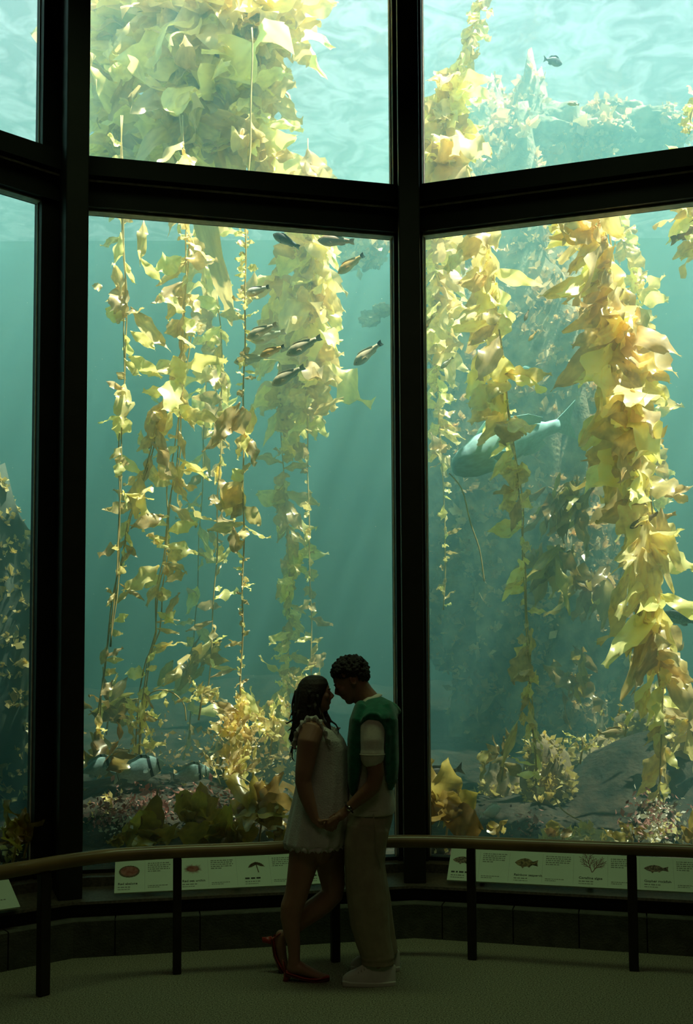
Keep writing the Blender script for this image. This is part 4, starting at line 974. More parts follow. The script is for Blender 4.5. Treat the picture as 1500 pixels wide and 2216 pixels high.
HEAD = [(0.0, .27, .10, .09), (0.04, .335, .04, .15), (0.10, .355, -.03, .20), (0.155, .335, -.10, .235), (0.20, .368, -.17, .25), (0.24, .352, -.22, .26), (0.275, .378, -.27, .27), (0.33, .358, -.34, .285),
        (0.42, .352, -.41, .30), (0.50, .335, -.45, .315), (0.555, .372, -.47, .325), (0.66, .372, -.475, .335), (0.78, .325, -.45, .32), (0.88, .235, -.37, .265), (0.95, .12, -.25, .18), (1.0, .0, -.10, .07)]
class Head:
    def __init__(s, chin, Y, hh_px, face, pitch):
        s.H = hh_px * mpp(Y); c, n = math.cos(R(pitch)), math.sin(R(pitch))
        s.F = Vector((face * c, 0, -n)); s.U = Vector((face * n, 0, c))
        s.O = at(chin[0], chin[1], Y) - (s.F * .335 + s.U * .04) * s.H
    def p(s, x, h, y=0.0): return s.O + (s.F * x + s.U * h + YAX * y) * s.H
    def hw(s, h):
        for a, b in zip(HEAD, HEAD[1:]):
            if a[0] <= h <= b[0]:
                u = (h - a[0]) / (b[0] - a[0]); return [lerp(a[i], b[i], u) for i in (1, 2, 3)]
        return HEAD[-1][1:]
    def surf(s, h, t, k=1.0):            # point on the skull at height h, angle t (0 = face)
        f, b, w = s.hw(min(1, max(0, h))); mid = (f + b) / 2; hx = (f - b) / 2
        return s.p(mid + hx * k * math.cos(t), 0.5 + (h - 0.5) * (1 + (k - 1) * 1.0), w * k * math.sin(t))
    def add(s, mb, nose=0.47):
        mb.rings([[s.surf(h[0], 2 * math.pi * k / 24) for k in range(24)] for h in HEAD])
        br, tip, al = s.p(.35, .52), s.p(nose, .37), s.p(.385, .335)
        mb.tube([s.p(.30, .56), br, s.p(lerp(.37, nose, .55), .43), tip], [.05 * s.H, .045 * s.H, .05 * s.H, .045 * s.H], 8)
        for q in (-1, 1):
            mb.ball(s.p(nose - .055, .358, q * .045), .042 * s.H, 8, 6)
            mb.ball(s.p(.33, .545, q * .14), (.07 * s.H,) * 3, 8, 6)          # brow
            mb.ball(s.p(.27, .40, q * .17), (.10 * s.H,) * 3, 8, 6)           # cheek
            e = [s.p(-.06 + .055 * math.cos(a), .47 + .10 * math.sin(a), q * (.315 + .03 * (1 - math.cos(a - 2.6)))) for a in [i * math.pi / 6 for i in range(13)]]
            mb.tube(e, .026 * s.H, 6)                                         # ear rim
            mb.ball(s.p(-.05, .47, q * .315), (.04 * s.H, .02 * s.H, .07 * s.H), 8, 6)
        mb.ball(s.p(.355, .282), (.045 * s.H, .085 * s.H, .028 * s.H), 10, 6)  # lips
        mb.ball(s.p(.350, .215), (.045 * s.H, .080 * s.H, .030 * s.H), 10, 6)
    def eyes(s, parent):
        for q in (-1, 1):
            mb = MB(); mb.ball(s.p(.305, .485, q * .135), .055 * s.H, 12, 9)
            e = plain(mb, 'eye', MAT['eyewhite'], parent)
            mb = MB(); mb.ball(s.p(.345, .478, q * .135), .026 * s.H, 10, 7)
            plain(mb, 'iris', MAT['iris'], parent, sub_parent=e)
            mb = MB(); mb.tube([s.p(.372, .565, q * .05), s.p(.385, .595, q * .13), s.p(.335, .585, q * .21)], .014 * s.H, 6)
            yield mb

def fingers(mb, wrist, palm, tips, thumb, r):
    """palm between wrist and knuckles; each finger a chain of knuckle, bend, tip"""
    mb.tube([wrist, lerp(wrist, palm, .5), palm], [(r * 2.2, r * 2.0), (r * 3.4, r * 2.0), (r * 3.6, r * 1.8)], 10)
    mb.ball(palm, (r * 3.2, r * 2.6, r * 2.8), 10, 7)
    for i, (k, b, t) in enumerate(tips):
        rr = r * (1.0, 1.05, 1.0, 0.85)[i]
        mb.tube([lerp(palm, k, .3), k, b, t], [rr * 1.1, rr * 1.08, rr, rr * .8], 8); mb.ball(t, rr * .82, 8, 6)
    a, b, c = thumb
    mb.tube([a, b, c], [r * 1.5, r * 1.2, r * .9], 8); mb.ball(c, r * .9, 8, 6)

# ---- the man
YM = 5.50
man = empty('person', ground(800, 2112)); man.location.y = YM; tag(man, 'person in cream polo, beige trousers and green jumper over the shoulders, head bowed, holding hands', 'person', 'couple before the tank')
hd = Head((752, 1524), YM, 90, -1, 29)
b = MB(); hd.add(b, 0.46)
limb(b, [(772, 1482, YM, 25, 1.0), (783, 1500, YM, 25, 1.0), (797, 1518, YM, 27, 1.0), (804, 1545, YM, 28, 1.3)])
limb(b, [(805, 1560, YM - .10, 18, 1), (806, 1575, YM - .185, 19, 1), (806, 1605, YM - .22, 20, 1), (808, 1640, YM - .225, 21, 1), (814, 1675, YM - .225, 18, 1), (808, 1700, YM - .22, 18, 1), (790, 1718, YM - .215, 16.5, 1), (770, 1735, YM - .205, 13, 1), (753, 1750, YM - .20, 10, 1)])
limb(b, [(805, 1560, YM + .10, 18, 1), (806, 1575, YM + .185, 19, 1), (804, 1605, YM + .22, 20, 1), (806, 1650, YM + .22, 20, 1), (800, 1690, YM + .22, 17, 1), (780, 1715, YM + .21, 15, 1), (755, 1740, YM + .205, 10, 1)])
limb(b, [(806, 1560, YM, 32, 2.4), (806, 1620, YM, 36, 1.8), (804, 1700, YM, 36, 1.6), (798, 1740, YM, 34, 1.5)])
Yh = YM - .20
fingers(b, at(753, 1750, Yh), at(735, 1767, Yh), [(at(722, 1768, Yh - .02), at(709, 1776, Yh - .025), at(703, 1786, Yh - .01)), (at(723, 1774, Yh - .025), at(711, 1783, Yh - .03), at(704, 1792, Yh - .015)),
        (at(725, 1780, Yh - .022), at(715, 1790, Yh - .025), at(708, 1796, Yh - .01)), (at(729, 1784, Yh - .015), at(721, 1793, Yh - .018), at(715, 1798, Yh - .006))], (at(741, 1759, Yh + .02), at(727, 1762, Yh + .03), at(714, 1770, Yh + .028)), .0088)
Yf = YM + .205
fingers(b, at(755, 1740, Yf), at(740, 1758, Yf), [(at(728, 1762, Yf), at(718, 1770, Yf + .01), at(714, 1780, Yf)), (at(729, 1768, Yf + .01), at(720, 1777, Yf + .015), at(716, 1786, Yf)), (at(731, 1774, Yf + .015), at(723, 1783, Yf + .015), at(719, 1790, Yf)), (at(735, 1778, Yf + .018), at(728, 1787, Yf + .015), at(724, 1793, Yf))], (at(743, 1752, Yf - .02), at(730, 1757, Yf - .03), at(720, 1766, Yf - .025)), .0088)
for dy in (-.09, .09):
    limb(b, [(798, 1735, YM + dy * .6, 24, 1), (796, 1800, YM + dy, 24, 1), (794, 1900, YM + dy, 20, 1), (802, 1980, YM + dy * 1.1, 16, 1), (812, 2030, YM + dy * 1.2, 12, 1), (818, 2070, YM + dy * 1.25, 11, 1), (818, 2092, YM + dy * 1.3, 11, 1)])
body = remeshed(b, 'body', MAT['skin_m'], man, 0.0055, 5)
for mb in hd.eyes(man): plain(mb, 'eyebrow', MAT['hair_m'], man)
# tight curls
r = random.Random(3); b = MB()
def hairline(t):                         # lowest hair height at an angle round the head, 0 = face
    a = abs(t)
    if a < 0.6: return 0.74
    if a < 1.2: return lerp(0.74, 0.60, (a - 0.6) / 0.6)
    if a < 1.7: return lerp(0.60, 0.52, (a - 1.2) / 0.5)
    if a < 2.1: return lerp(0.52, 0.36, (a - 1.7) / 0.4)
    return lerp(0.36, 0.24, min(1, (a - 2.1) / 0.7))
b.rings([[hd.surf(h, 2 * math.pi * k / 20, 1.045) for k in range(20)] for h in (.74, .80, .88, .95, 1.0)])
for i in range(1500):
    t = r.uniform(-math.pi, math.pi); h = 1 - r.random() * 0.76
    if h < hairline(t) + r.uniform(0, 0.03): continue
    th = min(1, (h - hairline(t)) / 0.14)
    b.ball(hd.surf(h, t, 1.0 + 0.16 * th * r.uniform(0.3, 1.2)), r.uniform(.026, .050) * hd.H * (0.55 + 0.45 * th), 6, 5)
remeshed(b, 'hair', MAT['hair_m'], man, 0.0032, 0)
# polo shirt
b = MB()
slices(b, [(1507, 788, 816, .065), (1520, 776, 834, .12), (1540, 768, 846, .19), (1560, 765, 851, .215), (1600, 762, 854, .21), (1650, 760, 854, .195), (1700, 757, 850, .185), (1735, 753, 856, .185), (1752, 751, 855, .185), (1758, 751, 853, .183)], YM)
for q in (-1, 1):
    limb(b, [(806, 1552, YM + q * .14, 27, 1.05), (806, 1575, YM + q * .20, 28, 1.05), (806, 1605, YM + q * .222, 26, 1.05), (806, 1630, YM + q * .226, 25, 1.05)])
    limb(b, [(806, 1627, YM + q * .226, 26.5, 1.05), (806, 1638, YM + q * .226, 26.5, 1.05)])
shirt = remeshed(b, 'shirt', MAT['cream'], man, 0.006, 4)
b = MB(); b.tube([at(780 + 20 * (1 - math.cos(a)) , 1524 - 16 * (1 - math.cos(a)) / 1.6, YM) + YAX * (.085 * math.sin(a)) for a in [i * 2 * math.pi / 20 for i in range(21)]], [(.020, .008)] * 21, 8)
plain(b, 'collar', MAT['cream'], man, sub_parent=shirt)
for yy in (1744,):
    b = MB(); b.tube([((at(752, yy, YM) + at(855, yy, YM)) / 2) + Vector((.1295 * math.cos(a), .187 * math.sin(a), 0)) for a in [i * 2 * math.pi / 36 for i in range(37)]], .0022, 6)
    plain(b, 'hem_seam', MAT['cream'], man, sub_parent=shirt)
for yy in (1632,):
    b = MB(); b.tube([at(806, yy, YM - .226) + Vector((.0668 * math.cos(a), .070 * math.sin(a), 0)) for a in [i * 2 * math.pi / 24 for i in range(25)]], .002, 6)
    plain(b, 'cuff_band', MAT['cream'], man, sub_parent=shirt)
# jumper draped over the shoulders
b = MB()
slices(b, [(1508, 798, 828, .08), (1514, 788, 839, .125), (1522, 780, 850, .17), (1532, 772, 859, .215), (1542, 767, 862, .248), (1552, 764, 861, .264), (1560, 768, 857, .23)], YM)
for dy in (-.155, -.075, .01, .09, .165):
    j = r.uniform(-3, 3)
    limb(b, [(782, 1530, YM + dy * .8, 15, 1.6), (772, 1560, YM + dy, 16, 1.9), (769 + j, 1600, YM + dy, 15, 1.9), (768 + j, 1650, YM + dy, 14, 1.8), (766 + j, 1690, YM + dy * .9, 11, 1.8), (764, 1716, YM + dy * .85, 7, 1.8)])
    limb(b, [(836, 1530, YM + dy * .8, 15, 1.6), (847, 1560, YM + dy, 15, 1.9), (849 + j * .6, 1600, YM + dy, 13, 1.9), (851 + j * .6, 1650, YM + dy, 12, 1.8), (849 + j * .6, 1685, YM + dy * .9, 11, 1.8), (845, 1704, YM + dy * .85, 7, 1.8)])
limb(b, [(834, 1545, YM - .2, 7, 1), (840, 1590, YM - .215, 7, 1), (838, 1640, YM - .205, 7, 1), (840, 1690, YM - .18, 6, 1)])
limb(b, [(782, 1556, YM - .2, 8, 1), (776, 1600, YM - .205, 8, 1), (775, 1660, YM - .19, 7, 1), (770, 1705, YM - .16, 5, 1)])
limb(b, [(838, 1522, YM - .05, 8, 1.6), (852, 1530, YM - .03, 9, 1.8), (862, 1538, YM, 6, 2.0)])
limb(b, [(784, 1568, YM - .215, 6, 1), (790, 1553, YM - .245, 6, 1), (801, 1545, YM - .252, 6, 1), (814, 1546, YM - .252, 6, 1), (825, 1556, YM - .245, 6, 1), (832, 1575, YM - .215, 6, 1)])
jump = remeshed(b, 'jumper', MAT['green'], man, 0.0055, 7)
# trousers
b = MB()
slices(b, [(1745, 752, 850, .165), (1770, 747, 850, .175), (1800, 745, 842, .175), (1830, 744, 836, .165), (1850, 746, 832, .14)], YM)
NL = YM - .10; FL = YM + .11
limb(b, [(796, 1790, NL, 46, .80), (790, 1830, NL, 45, .85), (788, 1870, NL, 42, .88), (791, 1905, NL, 44, .86), (797, 1950, NL, 45, .80), (801, 2000, NL, 42, .78), (808, 2035, NL, 38, .78), (815, 2058, NL, 36, .80), (818, 2064, NL, 34, .82), (817, 2072, NL, 37, .80), (818, 2077, NL, 34, .80), (818, 2086, NL, 36, .80)], ends=(0,))
limb(b, [(796, 1790, FL, 46, .80), (792, 1830, FL, 44, .85), (792, 1870, FL, 41, .88), (796, 1905, FL, 42, .86), (804, 1950, FL, 42, .80), (814, 2000, FL, 38, .78), (822, 2035, FL, 35, .78), (826, 2048, FL, 34, .8), (824, 2054, FL, 36, .8), (826, 2068, FL, 35, .8)], ends=(0,))
trs = remeshed(b, 'trousers', MAT['chino'], man, 0.006, 3)
b = MB(); b.tube([at(x, y, NL - dp) for x, y, dp in ((808, 1762, .135), (812, 1800, .106), (814, 1840, .098), (824, 1880, .080))], .003, 6)
plain(b, 'side_seam', MAT['chino'], man, sub_parent=trs)
# trainers
def trainer(toe, heel, base, Y):
    x0, x1 = toe, heel; n = 15; rr, so = [], []
    for i in range(n):
        t = i / (n - 1); x = lerp(x0, x1, t)
        w = .050 * math.sin(math.pi * min(1, .10 + t * .86)) ** .42
        top = [16, 24, 29, 32, 36, 41, 46, 50, 51, 51, 50, 50, 49, 47, 40][i]
        ctr = at(x, base, Y); h = top * mpp(Y)
        rr.append([ctr + Vector((0, w * math.copysign(abs(math.cos(a)) ** .8, math.cos(a)) * (1 if math.sin(a) < .2 else 1 - .42 * math.sin(a) * min(1, i / 5)), .012 + (h - .012) * max(0, .12 + .88 * math.sin(a)) if math.sin(a) > -.13 else .012)) for a in [k * 2 * math.pi / 18 for k in range(18)]])
        so.append([ctr + Vector((0, (w + .006) * c, z)) for c, z in ((-1, .0), (1, .0), (1.02, .026 if i > 1 else .03), (-1.02, .026 if i > 1 else .03))])
    b = MB(); b.rings(rr)
    s = remeshed(b, 'shoe', MAT['sneaker'], man, 0.005, 3)
    b = MB(); b.rings(so); o = plain(b, 'sole', MAT['rubber'], man, False, s)
    bv = o.modifiers.new('bevel', 'BEVEL'); bv.width = .006; bv.segments = 2
    for k in range(4):
        c = at(lerp(x0, x1, .30 + .055 * k), base - 33 - 3.6 * k, Y)
        b = MB(); b.tube([c + Vector((0, -.030, -.012)), c + Vector((0, -.012, .003)), c + Vector((0, .012, .003)), c + Vector((0, .030, -.012))], .0032, 6); plain(b, 'lace', MAT['lace'], man, sub_parent=s)
trainer(741, 857, 2131, 5.385); trainer(759, 866, 2099, 5.64)
b = MB(); cw = at(755, 1747, Yh); ax = (at(770, 1735, Yh) - cw).normalized(); u = ax.cross(YAX).normalized()
b.tube([cw + u * (.030 * math.cos(a)) + YAX * (.030 * math.sin(a)) for a in [i * 2 * math.pi / 20 for i in range(21)]], [(.004, .010)] * 21, 8)
watch = plain(b, 'watch_strap', MAT['strap'], man)
b = MB(); b.ball(cw - YAX * .031 - u * .004, (.014, .006, .014), 12, 6); plain(b, 'watch_face', MAT['silver'], man, sub_parent=watch)

# ---- the woman
YW = 5.52
wom = empty('person', ground(650, 2118)); wom.location.y = YW; tag(wom, 'person in ruffled white sleeveless blouse and red heels, one foot raised behind, long dark hair', 'person', 'couple before the tank')
hw_ = Head((713, 1535), YW, 79, 1, -3)
b = MB(); hw_.add(b, 0.475)
limb(b, [(683, 1520, YW, 19, 1), (682, 1545, YW, 18, 1), (684, 1560, YW, 20, 1.2), (688, 1578, YW, 26, 1.6)])
limb(b, [(692, 1596, YW, 34, 1.5), (697, 1620, YW, 46, 1.3), (697, 1670, YW, 42, 1.25), (694, 1720, YW, 40, 1.3), (690, 1780, YW, 46, 1.3), (686, 1830, YW, 42, 1.3)])
limb(b, [(682, 1577, YW - .10, 24, 1), (674, 1584, YW - .17, 26, .95), (668, 1605, YW - .19, 25, .95), (663, 1640, YW - .195, 22, .95), (658, 1670, YW - .20, 19.5, 1), (656, 1692, YW - .20, 17.5, 1), (663, 1720, YW - .205, 17, 1), (673, 1750, YW - .21, 13.5, 1), (682, 1774, YW - .215, 9.5, 1)])
limb(b, [(684, 1577, YW + .10, 24, 1), (678, 1584, YW + .17, 25, .95), (676, 1640, YW + .195, 21, .95), (676, 1690, YW + .20, 17, 1), (688, 1735, YW + .205, 13, 1), (702, 1765, YW + .21, 9.5, 1)])
Yg = YW - .217
fingers(b, at(682, 1774, Yg), at(696, 1785, Yg), [(at(708, 1780, Yg + .012), at(719, 1780, Yg + .02), at(727, 1784, Yg + .022)), (at(709, 1785, Yg + .010), at(721, 1786, Yg + .018), at(729, 1789, Yg + .02)), (at(708, 1790, Yg + .008), at(719, 1792, Yg + .015), at(727, 1794, Yg + .018)), (at(705, 1794, Yg + .006), at(714, 1797, Yg + .012), at(721, 1799, Yg + .015))], (at(691, 1779, Yg - .02), at(703, 1775, Yg - .028), at(714, 1775, Yg - .028)), .0075)
Yi = YW + .21
fingers(b, at(702, 1765, Yi), at(712, 1777, Yi), [(at(721, 1775, Yi), at(730, 1778, Yi), at(736, 1783, Yi)), (at(722, 1780, Yi), at(731, 1784, Yi), at(737, 1788, Yi)), (at(721, 1785, Yi), at(729, 1789, Yi), at(735, 1793, Yi)), (at(718, 1789, Yi), at(726, 1794, Yi), at(731, 1797, Yi))], (at(707, 1771, Yi - .02), at(716, 1768, Yi - .025), at(725, 1770, Yi - .022)), .0075)
SL, BL_ = YW - .07, YW + .09
limb(b, [(672, 1800, SL, 38, .95), (662, 1830, SL, 35, .95), (656, 1870, SL, 32, .95), (647, 1910, SL, 27, .98), (641, 1937, SL, 25, 1), (632, 1962, SL, 24.5, .95), (629, 1985, SL, 22.5, .95), (631, 2015, SL, 18, .95), (636, 2045, SL, 14, 1), (637, 2068, SL, 12.5, 1), (636, 2088, SL, 14, .95)])
limb(b, [(632, 2094, SL, 12, 1.1), (650, 2094, SL, 13, 1.2), (672, 2104, SL, 10, 1.5), (690, 2111, SL, 7.5, 2.0), (704, 2114, SL, 5.5, 2.2)])
limb(b, [(702, 1800, BL_, 42, .9), (710, 1840, BL_, 36, .95), (716, 1880, BL_, 30, 1), (721, 1915, BL_, 26, 1), (719, 1935, BL_, 24, 1), (703, 1951, BL_, 24, 1), (680, 1968, BL_, 24, 1), (656, 1988, BL_, 20, 1), (636, 2008, BL_, 15, 1), (618, 2024, BL_, 12, 1)])
limb(b, [(608, 2024, BL_, 12, 1), (607, 2045, BL_, 12, 1.2), (611, 2070, BL_, 10, 1.5), (617, 2090, BL_, 7.5, 2), (622, 2104, BL_, 5.5, 2.2)])
remeshed(b, 'body', MAT['skin_w'], wom, 0.0055, 5)
for mb in hw_.eyes(wom): plain(mb, 'eyebrow', MAT['hair_w'], wom)
# long hair
b = MB()
slices(b, [(1461, 672, 690, .03), (1464, 662, 699, .055), (1470, 653, 707, .075), (1480, 646, 711, .09), (1495, 641, 707, .10), (1510, 639, 701, .105), (1530, 637, 696, .105), (1550, 635, 697, .11), (1570, 632, 705, .115), (1588, 629, 712, .115), (1602, 628, 716, .10), (1612, 634, 706, .06)], YW, wave=0.05, kwave=14)
r = random.Random(9)
for i in range(46):
    x0 = r.uniform(640, 700); y0 = r.uniform(1490, 1550); dp = r.uniform(-.115, .115); ln = r.uniform(60, 100); k = r.uniform(.05, .09); ph = r.uniform(0, 6); am = r.uniform(2, 5)
    drift = (x0 - 668) * .45
    pts = [at(x0 + drift * (q / 12) + am * (q / 12) * math.sin(k * ln * q / 12 * 1.6 + ph), y0 + ln * q / 12, YW + dp + .012 * math.sin(q * .9 + ph)) for q in range(13)]
    b.tube(pts, [lerp(.010, .003, q / 12) for q in range(13)], 6)
for pts in ([(708, 1545), (716, 1560), (727, 1568), (733, 1580), (731, 1592)], [(700, 1560), (712, 1575), (722, 1592), (722, 1606), (712, 1612), (704, 1606)], [(704, 1580), (708, 1598), (718, 1612), (726, 1606)], [(640, 1540), (634, 1558), (620, 1566), (617, 1562)],
            [(638, 1560), (632, 1575), (622, 1582)], [(634, 1580), (628, 1592), (626, 1600), (634, 1604)], [(637, 1600), (632, 1622), (632, 1640), (638, 1648)], [(706, 1552), (713, 1566), (716, 1580), (710, 1590)]):
    b.tube([at(x, y, YW - .10) for x, y in pts], [lerp(.008, .003, q / (len(pts) - 1)) for q in range(len(pts))], 6)
remeshed(b, 'hair', MAT['hair_w'], wom, 0.0038, 2, 0.4)
# blouse with frills
b = MB()
slices(b, [(1570, 656, 716, .12), (1580, 650, 730, .15), (1600, 645, 745, .162), (1620, 643, 753, .155), (1650, 645, 755, .155), (1690, 642, 756, .165), (1730, 633, 756, .18), (1770, 624, 755, .195), (1800, 618, 752, .205), (1820, 614, 748, .21), (1828, 618, 742, .20)], YW, n=120, wave=0.035, kwave=15)
blouse = remeshed(b, 'blouse', MAT['blouse'], wom, 0.006, 2)
def frill(pts, wid, amp, k, name, outward):
    """a gathered ribbon along a line of points"""
    b = MB(); N = len(pts) * 14; top, bot = [], []
    for i in range(N + 1):
        t = i / N * (len(pts) - 1); j = min(int(t), len(pts) - 2); p = lerp(pts[j], pts[j + 1], t - j)
        d = (pts[j + 1] - pts[j]).normalized(); o = outward(p, d)
        s_ = d.cross(o)
        top.append(p); bot.append(p + o * wid * (1 + .25 * math.sin(k * t * 1.7)) + s_ * amp * math.sin(k * t) + d * amp * .6 * math.cos(k * t))
    vs = top + bot; n = N + 1
    b.add(vs, [(i, i + 1, n + i + 1, n + i) for i in range(N)])
    ob = b.build(name, MAT['blouse'], None, True); sd = ob.modifiers.new('t', 'SOLIDIFY'); sd.thickness = .003
    ob.parent = blouse
for q in (-1, 1):
    Ya = YW + q * .165
    pts = [at(x, y, YW + q * d) for x, y, d in ((640, 1622, .15), (643, 1600, .17), (652, 1580, .18), (662, 1566, .175), (674, 1560, .165), (686, 1564, .175), (694, 1578, .18), (702, 1598, .175), (708, 1616, .15))]
    c0 = at(672, 1600, YW + q * .14)
    frill(pts, .024, .012, 9.0, 'armhole_frill', lambda p, d: (p - c0).normalized() * .8 + Vector((0, q * .35, .3)))
pts = [at(690 + 40 * math.cos(a), 1590 - 8 * math.cos(a), YW) + YAX * (.12 * math.sin(a)) for a in [i * 2 * math.pi / 16 for i in range(17)]]
frill(pts, .022, .008, 8.0, 'neck_frill', lambda p, d: Vector((0, 0, 1)) * .8 + Vector((p.x - at(690, 1590, YW).x, p.y - YW, 0)).normalized() * .5)
pts = [((at(616, 1822, YW) + at(746, 1822, YW)) / 2) + Vector((.163 * math.cos(a), .207 * math.sin(a), 0)) for a in [i * 2 * math.pi / 24 for i in range(25)]]
frill(pts, .022, .008, 7.0, 'hem_frill', lambda p, d: Vector((0, 0, -1)))
# red slingback heels
def heel_shoe(toe, ball, arch, heelp, Y, heel_tip, strap_pts, name='shoe'):
    """points are pixels on the sole line, toe to heel"""
    P = [at(x, y, Y) for x, y in (toe, ball, arch, heelp)]
    nrm = lambda a, b_: (b_ - a).normalized().cross(YAX)
    b = MB(); up = YAX.cross((P[0] - P[3]).normalized()); up = -up if up.dot(at(*strap_pts[0], Y) - P[3]) < 0 else up
    path = [P[0], lerp(P[0], P[1], .5), P[1], lerp(P[1], P[2], .5), P[2], P[3]]
    wid = [.018, .036, .041, .034, .028, .027]; hgt = [.016, .028, .024, .014, .013, .018]
    rr = []
    for p, w, h in zip(path, wid, hgt):
        rr.append([p + YAX * (w * math.cos(a)) + up * (h * (.5 + .5 * math.sin(a))) for a in [k * 2 * math.pi / 14 for k in range(14)]])
    b.rings(rr); s = remeshed(b, name, MAT['red'], wom, 0.0045, 2)
    b = MB(); ht = at(*heel_tip, Y); hc = P[3] + (P[2] - P[3]) * .15
    b.rings([[c + YAX * (w * math.cos(a)) + (P[2] - P[3]).normalized() * (w * math.sin(a)) for a in [k * 2 * math.pi / 10 for k in range(10)]] for c, w in ((hc, .025), (lerp(hc, ht, .5), .018), (ht, .016))])
    plain(b, 'heel', MAT['red'], wom, sub_parent=s)
    b = MB(); b.rings([[p + YAX * (w * 1.03 * c) - up * z for c, z in ((-1, -.002), (1, -.002), (1, .004), (-1, .004))] for p, w in zip(path, wid)]); plain(b, 'sole', MAT['redsole'], wom, False, s)
    b = MB(); A, B_ = [at(x, y, Y) for x, y in strap_pts]
    b.tube([P[3] + YAX * .026 + up * .01, A + YAX * .024, B_, A - YAX * .024, P[3] - YAX * .026 + up * .01], [(.003, .006)] * 5, 8); plain(b, 'strap', MAT['red'], wom, sub_parent=s)
    b = MB(); c = lerp(P[0], P[1], .75) + up * .030
    for q in (-1, 1): b.ball(c + YAX * (.012 * q), (.008, .012, .007), 8, 6)
    b.ball(c, .006, 8, 6); plain(b, 'bow', MAT['red'], wom, sub_parent=s)
heel_shoe((713, 2117), (684, 2121), (655, 2117), (618, 2106), 5.45, (618, 2124), [(614, 2084), (612, 2078)])
heel_shoe((617, 2112), (604, 2090), (594, 2066), (588, 2030), BL_, (568, 2034), [(606, 2018), (612, 2013)])
# ------------------------------------------------------------------ handrail
ZR = 0.665
rail_px = [(-420, 1990), (-200, 1930), (0, 1888), (64, 1877), (128, 1866), (192, 1857), (256, 1850), (384, 1843), (500, 1839), (610, 1834), (745, 1826), (837, 1821), (940, 1821), (1060, 1825), (1180, 1830), (1340, 1836), (1500, 1842), (1650, 1851), (1800, 1862)]
rp = [ground(x, y, ZR) for x, y in rail_px]
line = []
for i in range(len(rp) - 1):
    p0, p1, p2, p3 = rp[max(0, i - 1)], rp[i], rp[i + 1], rp[min(len(rp) - 1, i + 2)]
    for q in range(6):
        t = q / 6
        line.append(0.5 * ((2 * p1) + (p2 - p0) * t + (2 * p0 - 5 * p1 + 4 * p2 - p3) * t * t + (3 * p1 - p0 - 3 * p2 + p3) * t ** 3))
line.append(rp[-1])
rail = empty('handrail', (0, 5.5, 0)); tag(rail, 'curved wooden handrail on dark square posts in front of the tank', 'handrail')
mb = MB(); mb.tube(line, 0.037, 18)
o = mb.build('rail', MAT['wood'], rail, True); o.matrix_parent_inverse = Matrix.Translation((0, -5.5, 0)); recalc(o.data)
for (px, py, w) in ((108, 2160, .060), (381, 2117, .046), (745, 2090, .050), (1017, 2090, .050), (1386, 2120, .052), (-330, 2260, .055), (1760, 2190, .052)):
    g = ground(px, py); j = min(range(len(line)), key=lambda i: (line[i].xy - g.xy).length)
    t = (line[min(j + 1, len(line) - 1)] - line[max(j - 1, 0)]).normalized(); n = Vector((-t.y, t.x, 0)).normalized(); t = Vector((t.x, t.y, 0)).normalized()
    b = Vector((line[j].x, line[j].y, 0))
    h, d = w / 2, .022
    def q4(z, a=1.0): return [b + t * (sx * h * a) + n * (sy * d * a) + Vector((0, 0, z)) for sx, sy in ((-1, -1), (1, -1), (1, 1), (-1, 1))]
    mb = MB(); mb.rings([q4(0.002), q4(0.62), q4(0.64, 0.85)])
    o = mb.build('post', MAT['post'], rail); o.matrix_parent_inverse = Matrix.Translation((0, -5.5, 0)); recalc(o.data)
    bv = o.modifiers.new('bevel', 'BEVEL'); bv.width = .005; bv.segments = 2

# ------------------------------------------------------------------ information panels
MAT['panel'] = principled('sign_board', (0.66, 0.80, 0.60), 0.6, var=0.02, scale=6)  # white boards, the green cast of the light is put into their colour
MAT['ink'] = principled('sign_ink', (0.05, 0.06, 0.04), 0.8)
MAT['ink_pale'] = principled('sign_fine_print', (0.26, 0.30, 0.22), 0.8)
MAT['ill_red'] = principled('print_red', (0.26, 0.07, 0.045), 0.8, col2=(0.40, 0.17, 0.12), scale=40)
MAT['ill_brown'] = principled('print_brown', (0.09, 0.06, 0.03), 0.8, col2=(0.20, 0.14, 0.07), scale=60)
MAT['ill_olive'] = principled('print_olive', (0.07, 0.06, 0.025), 0.8, col2=(0.34, 0.26, 0.10), scale=70)
MAT['ill_mottle'] = principled('print_mottled', (0.02, 0.018, 0.012), 0.8, col2=(0.36, 0.28, 0.18), scale=90)
MAT['ill_pink'] = principled('print_pink', (0.22, 0.09, 0.08), 0.8)

